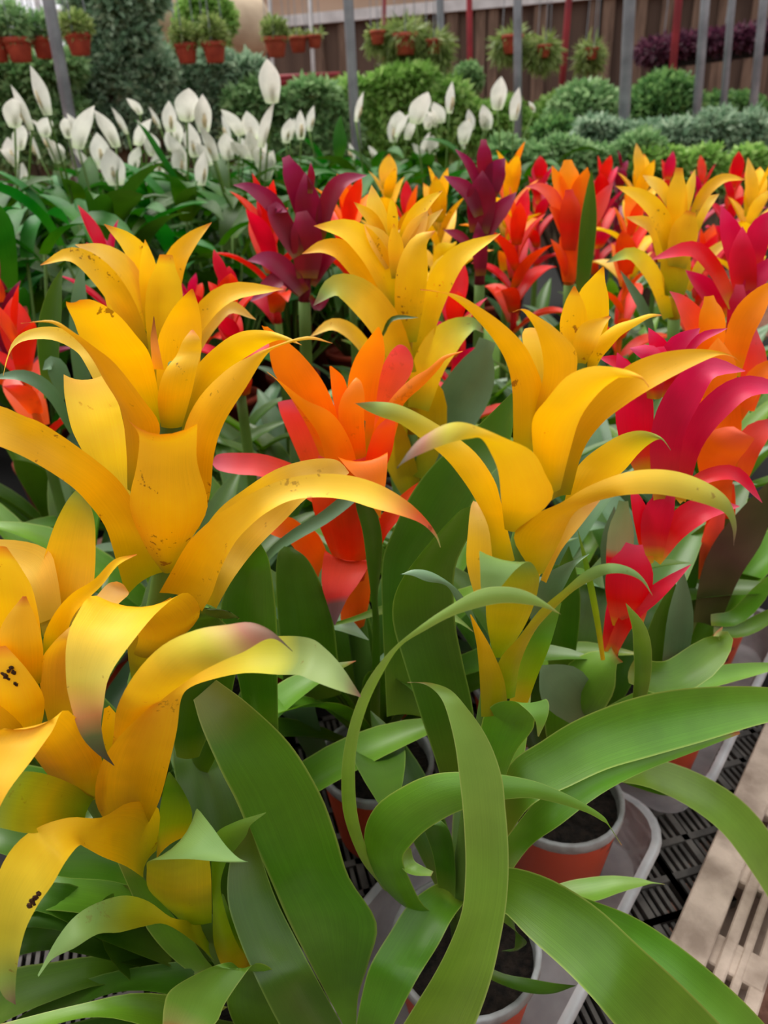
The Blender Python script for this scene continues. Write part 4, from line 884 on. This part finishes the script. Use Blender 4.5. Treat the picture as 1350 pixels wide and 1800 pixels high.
def debris(parent, pts, Y, rpx):
    rg = random.Random(int(pts[0][0])); bm = bmesh.new()
    for (x, y) in pts:
        c = P(x, y, Y); s = Y/ray(x, y)[1]/FPX
        m = Matrix.Translation(Vector(tuple(c))) @ Matrix.Rotation(rg.uniform(0, 3), 4, 'Y') @ Matrix.Diagonal((rpx*s*rg.uniform(.8, 1.5), rpx*s*.45, rpx*s*rg.uniform(.5, .9), 1))
        bmesh.ops.create_icosphere(bm, subdivisions=2, radius=1, matrix=m)
    for v in bm.verts: v.co += Vector((rg.uniform(-1, 1), rg.uniform(-1, 1), rg.uniform(-1, 1)))*.0004
    o = bm_obj('dirt_speck', bm, MATS['debris'], None, True); set_parent(o, parent)
debris(sB, [(8,1186),(15,1180),(20,1174),(24,1182),(12,1192)], .296, 5)
debris(sB, [(26,1201),(29,1203)], .296, 4)
debris(sB, [(52,1592),(58,1586),(63,1578),(68,1571),(55,1583)], .232, 6)

# ================================================================== PEACE LILIES
def spathe(parent, p, h, az, open_=1.0, tilt=8):
    """white hood: broad, cupped, drawn to a point"""
    arc_leaf(parent, p, az, h, h*.46*open_, 84-tilt, 62-tilt*2.2, 'spathe', 'spathe', cup=.26, nseg=9, nc=6, pw=1.5, tipw=1.5)
def lily_flower(root, top, h, az, base, open_=1.0, tilt=8):
    p = np.array(top)-np.array([0, 0, h*.95])
    bm = bmesh.new(); mid = (np.array(base)+p)/2+np.array([0, 0, .05])
    tube_path(bm, [tuple(q) for q in catmull(np.array([base, mid, p]), 4)], .0025, 6)
    st = bm_obj('flower_stem', bm, MATS['stalk'], None, True); set_parent(st, root)
    spathe(st, p, h, az, open_, tilt)
    bm = bmesh.new(); d = np.array([math.cos(az), math.sin(az), 0])
    tube_path(bm, [tuple(p+d*.004+np.array([0, 0, .008])), tuple(p+d*.012+np.array([0, 0, h*.3])), tuple(p+d*.016+np.array([0, 0, h*.5]))], [.0045, .006, .003], 8)
    s = bm_obj('spadix', bm, MATS['spadix'], None, True); set_parent(s, st)
LB = .72
lbench = thing('lily_bench', 'bench under the white peace lilies behind the bromeliads', 'bench', uv(1.2, -1.75))
bm = bmesh.new(); add_box(bm, uv(1.2, -1.80, LB-.02), (1.32, 4.2, .04), R39); set_parent(bm_obj('bench_top', bm, MATS['crate_slot']), lbench)
for u in (-.8, 1.2, 3.2):
    for v in (-2.4, -1.2):
        bm = bmesh.new(); add_tube(bm, uv(u, v, 0), uv(u, v, LB-.03), .02); set_parent(bm_obj('leg', bm, MATS['galv']), lbench)
lilies = []
rng = random.Random(77)
spots = []
for j in range(7):
    for i in range(16):
        u, v = -.05+i*.205+(j % 2)*.1+rng.uniform(-.03, .03), -1.21-j*.19+rng.uniform(-.03, .03)
        x, y, _ = uv(u, v)
        if y < 1.1 or y > 3.0 or x < -.56*y-.12 or x > .45: continue
        spots.append((x, y))
for x, y in spots:
    root = thing('peace_lily', 'peace lily with dark glossy leaves and white hooded flowers', 'peace lily', (x, y, LB), 'peace lilies massed behind the bromeliads')
    bm = bmesh.new(); add_lathe(bm, [(.045, 0), (.06, .10), (.062, .10), (.062, .112), (.055, .112), (.054, .10)], (0, 0, 0), 16, cap0=True)
    bm_obj('pot', bm, MATS['terracotta'], root, True)
    a = rng.uniform(0, 6)
    for i in range(26):
        a += 2.399; hh = rng.uniform(.08, .36); r = rng.uniform(.02, .12)
        b0 = (x+.01*math.cos(a), y+.01*math.sin(a), LB+.10); b1 = (x+r*math.cos(a), y+r*math.sin(a), LB+.10+hh)
        bm = bmesh.new(); tube_path(bm, [b0, ((b0[0]+b1[0])/2, (b0[1]+b1[1])/2, LB+.10+hh*.55), b1], [.004, .003, .0025], 5)
        lf = arc_leaf(root, b1, a, rng.uniform(.13, .21), rng.uniform(.036, .058), rng.uniform(35, 80), rng.uniform(-65, 10), 'lily', 'leaf', cup=.14, nseg=8, nc=4, pw=1.1, tw=rng.uniform(-.4, .4), tipw=1.5, roll=rng.uniform(-.5, .5))
        s_ = bm_obj('leaf_stalk', bm, MATS['stalk'], None, True); set_parent(s_, lf)
    lilies.append((x, y, root))
# flowers read off the photograph: top pixel, length in pixels
FL = [(66,118,75),(38,150,70),(10,155,60),(118,165,85),(190,180,70),(20,250,40),(150,250,50),(192,260,60),(225,245,50),(318,138,65),(292,178,48),(350,165,60),(335,215,55),(370,215,60),(395,225,50),(415,175,55),(450,175,75),(470,95,75),(478,245,45),(205,280,40),(228,285,40),(525,195,45),(540,185,40),(623,160,48),(695,190,45),(730,148,60),(790,145,48),(815,190,55),(775,170,40),(858,180,42),(876,130,55),(905,155,50),(940,172,22),(960,225,40),(690,205,40),(715,200,40),(745,240,40),(30,285,40),(260,305,30),(385,310,45),(325,315,30),(275,185,36),(240,160,35),(60,230,45),(95,240,40),(135,195,50),(170,235,50),(215,185,45),(310,230,50),(440,225,50),(505,205,36),(360,240,45),(250,210,40),(620,250,28),(660,250,28)]
fx = random.Random(4)
FL += [(fx.uniform(-10, 500), fx.uniform(185, 275), fx.uniform(34, 56)) for _ in range(26)]+[(fx.uniform(690, 860), fx.uniform(175, 230), fx.uniform(30, 45)) for _ in range(8)]
for (px, py, ln) in FL:
    Y = 1.85 if ln > 55 else (2.2 if ln > 42 else 2.5)
    if px > 640: Y += .35
    t = P(px, py, Y); h = ln/FPX*Y/ray(px, py)[1]*1.05
    L_ = min(lilies, key=lambda q: (q[0]-t[0])**2+(q[1]-t[1])**2)
    lily_flower(L_[2], t, h, -math.pi/2+rng.uniform(-1.2, 1.2), (L_[0], L_[1], LB+.12), rng.uniform(.95, 1.5), rng.uniform(-4, 26))
# big single leaves standing above the others
traced(lilies[0][2], 1.75, [(330,345,338,352,0),(300,290,325,335,0),(265,240,300,290,0),(243,215,262,232,0),(235,210,237,212,0)], 'lily', name='leaf')
traced(lilies[-1][2], 2.3, [(590,285,600,285,0),(585,255,610,250,0),(588,225,604,222,0),(598,203,600,203,0)], 'lily', name='leaf')

# ================================================================== FOLIAGE OF THE BACKGROUND
def foliage_mat(name, c1, c2, c3):
    m, nt, N, L, out = new_mat(name)
    ge = N.new('ShaderNodeNewGeometry'); rp = ramp(nt, [(0, c1), (.5, c2), (1, c3)]); L.new(ge.outputs['Random Per Island'], rp.inputs[0])
    b = N.new('ShaderNodeBsdfPrincipled'); L.new(rp.outputs[0], b.inputs['Base Color']); b.inputs['Roughness'].default_value = .45
    t = N.new('ShaderNodeBsdfTranslucent'); L.new(rp.outputs[0], t.inputs[0])
    x = N.new('ShaderNodeMixShader'); x.inputs[0].default_value = .4; L.new(b.outputs[0], x.inputs[1]); L.new(t.outputs[0], x.inputs[2]); L.new(x.outputs[0], out.inputs[0])
foliage_mat('fol_mid', S(96, 138, 82), S(132, 172, 112), S(176, 206, 150))
foliage_mat('fol_fresh', S(110, 156, 66), S(146, 190, 92), S(186, 216, 132))
foliage_mat('fol_blue', S(106, 140, 108), S(146, 176, 144), S(196, 214, 186))
foliage_mat('fol_dark', S(76, 120, 66), S(104, 150, 82), S(146, 184, 112))
foliage_mat('fol_purple', S(50, 22, 40), S(88, 42, 66), S(130, 80, 100))
foliage_mat('fol_grass', S(104, 130, 62), S(138, 160, 84), S(178, 192, 126))
def leaf_cloud(name, blobs, n, ll, lw, mat, parent, seed, droop=.2, shell=.55):
    rg = np.random.RandomState(seed)
    vol = np.array([b[3]*b[4]*b[5] for b in blobs])**(2/3); pr = vol/vol.sum()
    idx = rg.choice(len(blobs), n, p=pr); Bs = np.array(blobs)[idx]
    d = rg.normal(size=(n, 3)); d /= np.linalg.norm(d, axis=1, keepdims=True)
    r = shell+(1-shell)*rg.rand(n, 1)**.5
    c = Bs[:, :3]+d*Bs[:, 3:6]*r
    dirn = d+rg.normal(size=(n, 3))*.7+np.array([0, 0, -droop]); dirn /= np.linalg.norm(dirn, axis=1, keepdims=True)
    side = np.cross(dirn, rg.normal(size=(n, 3))); side /= np.maximum(np.linalg.norm(side, axis=1, keepdims=True), 1e-6)
    L_ = ll*rg.uniform(.7, 1.3, (n, 1)); W_ = lw*rg.uniform(.7, 1.3, (n, 1))
    V = np.stack([c, c+dirn*L_*.5+side*W_*.5, c+dirn*L_, c+dirn*L_*.5-side*W_*.5], 1).reshape(-1, 3)
    me = bpy.data.meshes.new(name)
    me.vertices.add(4*n); me.vertices.foreach_set('co', V.astype(np.float32).ravel())
    me.loops.add(4*n); me.loops.foreach_set('vertex_index', np.arange(4*n, dtype=np.int32))
    me.polygons.add(n); me.polygons.foreach_set('loop_start', np.arange(0, 4*n, 4, dtype=np.int32)); me.polygons.foreach_set('loop_total', np.full(n, 4, dtype=np.int32))
    me.materials.append(MATS[mat]); me.update(calc_edges=True); me.validate()
    o = bpy.data.objects.new(name, me); link(o); o['kind'] = 'stuff'
    if parent is not None: set_parent(o, parent)
    return o
def px_blobs(lst, Y):
    out = []
    for (px, py, rx, ry) in lst:
        p = P(px, py, Y); s = Y/ray(px, py)[1]/FPX
        out.append((p[0], p[1], p[2], rx*s, (rx+ry)/2*s, ry*s))
    return out
def bush(name, label, cat, lst, Y, n, ll, lw, mat, seed, group=None, stand=True):
    bl = px_blobs(lst, Y); cx = sum(b[0] for b in bl)/len(bl); zmin = min(b[2]-b[5] for b in bl)
    root = thing(name, label, cat, (cx, Y, 0), group)
    leaf_cloud('foliage', bl, n, ll, lw, mat, root, seed)
    bm = bmesh.new(); top = sum(b[2] for b in bl)/len(bl)
    tube_path(bm, [(cx, Y, 0), (cx+.03, Y, max(.1, top*.5)), (cx, Y, top)], [.05, .04, .02], 8)
    set_parent(bm_obj('trunk', bm, MATS['trunk'], None, True), root)
    for b in bl[1:]:
        bm = bmesh.new(); tube_path(bm, [(cx, Y, max(.15, top*.55)), ((cx+b[0])/2, Y, (top*.6+b[2])/2), tuple(b[:3])], [.02, .014, .006], 6)
        set_parent(bm_obj('branch', bm, MATS['trunk'], None, True), root)
    return root
rb = random.Random(9)
def spread(x0, x1, y0, y1, n, r, seed):
    g = random.Random(seed); return [(g.uniform(x0, x1), g.uniform(y0, y1), r*g.uniform(.7, 1.3), r*g.uniform(.5, .9)) for _ in range(n)]
bush('layered_tree', 'large blue-green tree with layered pads behind the hanging pots at left', 'tree', spread(140, 300, -10, 240, 34, 26, 1)+[(205,10,45,30),(240,60,30,22),(170,60,26,18)], 4.6, 15000, .07, .034, 'fol_blue', 1)
bush('layered_tree', 'layered tree right of the large one, below the pair of hanging pots', 'tree', spread(270, 440, 105, 260, 30, 26, 2), 4.9, 14000, .07, .034, 'fol_blue', 2)
bush('leafy_tree', 'light green tree growing behind the pair of hanging pots', 'tree', [(360,15,38,28),(340,40,25,18),(385,35,25,20),(365,60,34,20)], 5.6, 5000, .06, .032, 'fol_fresh', 3)
bush('layered_tree', 'green tree at the left border under the row of pots', 'tree', spread(-60, 130, 105, 270, 28, 28, 4), 4.4, 13000, .07, .034, 'fol_mid', 4)
bush('leafy_shrub', 'low shrubs left of the slim central pole', 'shrub', spread(420, 610, 155, 290, 26, 26, 5), 4.8, 12000, .065, .034, 'fol_mid', 5)
bush('leafy_shrub', 'bright shrub right of the slim central pole', 'shrub', spread(600, 790, 135, 280, 28, 26, 6), 4.9, 13000, .065, .034, 'fol_fresh', 6)
bush('leafy_shrub', 'shrub in the middle behind the white flowers at right', 'shrub', spread(790, 980, 190, 280, 20, 26, 7), 5.0, 10000, .06, .032, 'fol_fresh', 7)
bush('small_round_tree', 'small round-headed tree in front of the brown wall', 'tree', [(822,140,20,20)], 5.6, 1800, .05, .03, 'fol_mid', 17)
bush('clipped_bush', 'rounded clipped bush left of the thick right pole', 'bush', [(1028,205,62,48),(1000,230,45,35),(1060,235,40,30)], 4.2, 9000, .05, .026, 'fol_mid', 8)
bush('clipped_bush', 'rounded clipped bush right of the thick right pole', 'bush', [(1165,195,58,55),(1135,220,40,35),(1195,220,40,35)], 4.4, 9000, .05, .026, 'fol_dark', 9)
bush('clipped_bush', 'dark clipped bush between the two right poles', 'bush', [(1262,200,40,32),(1300,200,45,30)], 5.2, 6000, .04, .024, 'fol_dark', 10)
bush('greyish_shrub', 'grey-green shrub row in front of the clipped bushes', 'shrub', spread(1020, 1180, 228, 262, 12, 26, 11), 3.4, 9000, .045, .022, 'fol_blue', 11)
bush('greyish_shrub', 'grey-green shrub row at the right border', 'shrub', spread(1180, 1380, 228, 275, 14, 30, 12), 3.3, 11000, .045, .022, 'fol_blue', 12)
bush('low_green_plant', 'low green plants between the far bromeliads and the shrub row', 'plant', spread(1130, 1380, 275, 320, 12, 26, 13), 2.7, 8000, .035, .018, 'fol_fresh', 13)
bush('low_green_plant', 'low green plants behind the middle-distance orange and crimson bromeliads', 'plant', spread(880, 1130, 262, 330, 16, 26, 15), 2.75, 8000, .04, .02, 'fol_mid', 15)
bush('leafy_shrub', 'dark shrub between white flowers and clipped bush', 'shrub', spread(960, 1060, 225, 262, 7, 26, 14), 3.6, 5000, .04, .022, 'fol_dark', 14)

# ================================================================== POLES, HANGING POTS
def pole(label, x0, y0, x1, y1, Y, wpx, mat='galv', name='greenhouse_pole', group=None):
    a, b = P(x0, y0, Y), P(x1, y1, Y)
    d = b-a; k0 = (3.6-a[2])/d[2]; k1 = (0-a[2])/d[2]
    top, bot = a+d*k0, a+d*k1
    r = wpx/2/FPX*Y/ray(x1, y1)[1]
    root = thing(name, label, 'pole', (bot[0], bot[1], 0), group)
    bm = bmesh.new(); add_tube(bm, bot, top, r, n=14); set_parent(bm_obj('shaft', bm, MATS[mat], None, True), root)
    bm = bmesh.new(); add_tube(bm, (bot[0], bot[1], 0), (bot[0], bot[1], .02), r*2.2, n=14); set_parent(bm_obj('foot', bm, MATS[mat], None, True), root)
pole('thick grey steel pole at far left among the white flowers', 85, 0, 131, 250, 3.2, 20)
pole('grey steel pole left of the central brown wall edge', 612, 0, 627, 272, 3.3, 17)
pole('thin grey pole right of the trailing fern pot', 773, 0, 777, 150, 5.2, 13)
pole('grey pole behind the twin hanging pots with ferns', 910, 0, 910, 220, 4.4, 14)
pole('thick grey pole between the two clipped bushes', 1107, 0, 1096, 222, 3.6, 20)
pole('grey pole left of the purple trailing plants', 1240, 0, 1223, 218, 4.2, 15)
pole('slim grey pole through the purple trailing plants', 1287, 0, 1268, 225, 4.3, 12)
pole('grey pole nearest the right border', 1343, 0, 1322, 205, 4.6, 14)
pole('red painted pole right of the trailing fern pot', 825, 0, 826, 120, 6.2, 10, 'redpaint')
pole('red painted pole left of the small fern pot', 1000, 0, 986, 172, 5.4, 11, 'redpaint')
pole('red painted pole in front of the purple trailing plants', 1193, 0, 1181, 137, 4.66, 13, 'redpaint')
for k, (x0, x1) in enumerate(((400, 408), (432, 440), (474, 480), (545, 552), (675, 676))):
    pole(('whitish', 'pale thin', 'slender white', 'narrow pale', 'dull red')[k]+' post against the '+('left edge of the brown wall', 'brown wall, second from its left edge', 'brown wall behind the three small pots', 'brown wall right of the three small pots', 'brown wall behind the trailing fern')[k], x0, 0, x1, 150, 7.0, 7, 'paleframe' if k < 4 else 'redpaint', 'slim_post')

HY = 4.0
def hang_pot(label, px, py, rpx, Y, plant='fol_mid', npl=700, ph=1.0, trail=0, group='terracotta pots hanging in rows', ll=.04, lw=.012):
    c = P(px, py, Y); s = Y/ray(px, py)[1]/FPX; R = rpx*s; h = R*1.5
    root = thing('hanging_pot', label, 'hanging pot', (c[0], c[1], c[2]-h*.5), group)
    bm = bmesh.new(); add_lathe(bm, [(R*.66, -h*.5), (R*.7, -h*.48), (R*.93, h*.25)], tuple(c), 20, cap0=True); set_parent(bm_obj('pot', bm, MATS['terracotta'], None, True), root)
    bm = bmesh.new(); add_lathe(bm, [(R*.93, h*.25), (R*1.02, h*.26), (R*1.04, h*.5), (R*.94, h*.5), (R*.9, h*.3), (R*.02, h*.3)], tuple(c), 20); set_parent(bm_obj('rim', bm, MATS['terracotta'], None, True), root)
    bl = [(c[0], c[1]+(R*.5 if trail else 0), c[2]+h*.5+R*(.1 if trail else .45)*ph, R*1.0, R*1.0, R*(.45 if trail else .75)*ph)]
    if trail: bl += [(c[0]+R*.2, c[1]+R*1.1, c[2]+h*.35, R*1.6, R*.8, R*.6)]+[(c[0]+dx*R, c[1]+R*1.0, c[2]-h*.1-trail*R*.3, R*.45, R*.45, R*(.6+trail*.6)) for dx in (-1.0, -.3, .5, 1.1)]
    leaf_cloud('foliage', bl, npl, ll*(1.2 if trail else 1), lw, plant, root, int(px)+103, droop=.1 if not trail else 1.1, shell=.1)
    for a in (.5, 2.6, 4.7):
        bm = bmesh.new(); add_tube(bm, (c[0]+R*math.cos(a), c[1]+R*math.sin(a), c[2]+h*.45), (c[0], c[1], 3.3), .0025, n=5); set_parent(bm_obj('hanger_wire', bm, MATS['galv']), root)
hang_pot('hanging terracotta pot cut by the left border', -8, 88, 24, HY, 'fol_mid', 900, 1.6)
hang_pot('hanging terracotta pot second from the left border', 34, 88, 24, HY, 'fol_mid', 900, 1.8)
hang_pot('hanging terracotta pot just left of the thick left pole', 78, 84, 21, HY+.1, 'fol_mid', 800, 1.4)
hang_pot('hanging terracotta pot just right of the thick left pole', 139, 78, 22, HY, 'fol_grass', 900, 1.0)
hang_pot('left one of the pair of hanging pots with grassy tufts', 328, 94, 20, HY+.4, 'fol_grass', 800, 1.2)
hang_pot('right one of the pair of hanging pots with grassy tufts', 377, 92, 21, HY+.4, 'fol_grass', 900, 1.4)
hang_pot('left one of three small hanging pots before the brown wall', 485, 83, 20, 5.2, 'fol_grass', 900, 1.2)
hang_pot('middle one of three small hanging pots before the brown wall', 524, 78, 16, 5.4, 'fol_grass', 80, .4)
hang_pot('right one of three small hanging pots before the brown wall', 553, 73, 13, 5.4, 'fol_grass', 60, .4)
hang_pot('hanging pot at the left end of the trailing fern', 664, 66, 14, 5.0, 'fol_grass', 500, .8, 1)
hang_pot('hanging pot in the heart of the big trailing fern', 712, 78, 22, 5.0, 'fol_grass', 3200, 1.2, 2.2, ll=.09, lw=.01)
hang_pot('hanging pot at the right end of the trailing fern', 762, 82, 15, 5.0, 'fol_grass', 1400, 1.0, 1.6, ll=.08, lw=.01)
hang_pot('left one of the twin hanging pots with ferns', 900, 78, 19, 5.0, 'fol_grass', 900, .8, .5, ll=.06)
hang_pot('right one of the twin hanging pots with ferns', 956, 90, 13, 5.0, 'fol_grass', 900, 1.4, .8, ll=.07)
hang_pot('small fern pot hanging alone before the brown wall', 1040, 94, 12, 5.2, 'fol_grass', 900, 1.5, 1.2, ll=.06)
# shelf of purple trailing plants
Yp = 4.85
a, b = P(1150, 112, Yp), P(1385, 82, Yp)
sh = thing('purple_plant_trough', 'hanging trough of dark purple trailing plants at upper right', 'planter', tuple((a+b)/2))
bm = bmesh.new()
dv = Vector(tuple(b-a)); m_ = Vector(tuple((a+b)/2))
add_box(bm, m_, (dv.length, .14, .06), Matrix.Rotation(math.atan2(-dv.z, dv.x), 3, 'Y')); set_parent(bm_obj('trough', bm, MATS['darkhole']), sh)
leaf_cloud('foliage', [tuple(a+(b-a)*t+np.array([0, 0, .06]))+(.10, .12, .055) for t in np.linspace(0, 1, 10)], 6500, .045, .018, 'fol_purple', sh, 5)
for t in (.05, .5, .95):
    q = a+(b-a)*t; bm = bmesh.new(); add_tube(bm, tuple(q), (q[0], q[1], 3.4), .003, n=5); set_parent(bm_obj('hanger_wire', bm, MATS['galv']), sh)
# beige exhaust duct at upper left
q = P(282, 32, 6.0)
du = thing('exhaust_duct', 'beige round ventilation duct in front of the bright wall', 'duct', tuple(q))
bm = bmesh.new(); dax = Vector((-.75, -.65, .05)).normalized()
c0 = Vector(tuple(q)); add_tube(bm, c0+dax*.12, c0-dax*.75, .21, .21, 28, cap=False); set_parent(bm_obj('casing', bm, MATS['duct'], None, True), du)
bm = bmesh.new(); add_tube(bm, c0+dax*.12, c0+dax*.15, .225, .225, 28, cap=False); set_parent(bm_obj('collar', bm, MATS['duct'], None, True), du)
bm = bmesh.new(); add_tube(bm, c0-dax*.3, c0-dax*.31, .2, .2, 28); set_parent(bm_obj('fan_opening', bm, MATS['darkhole']), du)
for dx in (-.12, .25):
    bm = bmesh.new(); add_tube(bm, c0+Vector((dx, .1, 0)), c0+Vector((dx, .1, -1.9)), .04, n=10); set_parent(bm_obj('support', bm, MATS['paleframe'], None, True), du)
# red shelf bars below the three small pots
for k, (x0, x1, y) in enumerate(((430, 600, 148), (435, 598, 140))):
    a, b = P(x0, y, 5.6), P(x1, y-8, 5.6)
    r_ = thing('red_rail', ('lower' if k == 0 else 'upper')+' red shelf rail below the three small hanging pots', 'rail', tuple(a))
    bm = bmesh.new(); add_tube(bm, a, b, .02, n=8); set_parent(bm_obj('bar', bm, MATS['redpaint'], None, True), r_)
    for t in (.05, .95):
        c = a+(b-a)*t; bm = bmesh.new(); add_tube(bm, (c[0], c[1], 0), tuple(c), .014, n=8); set_parent(bm_obj('post', bm, MATS['redpaint'], None, True), r_)
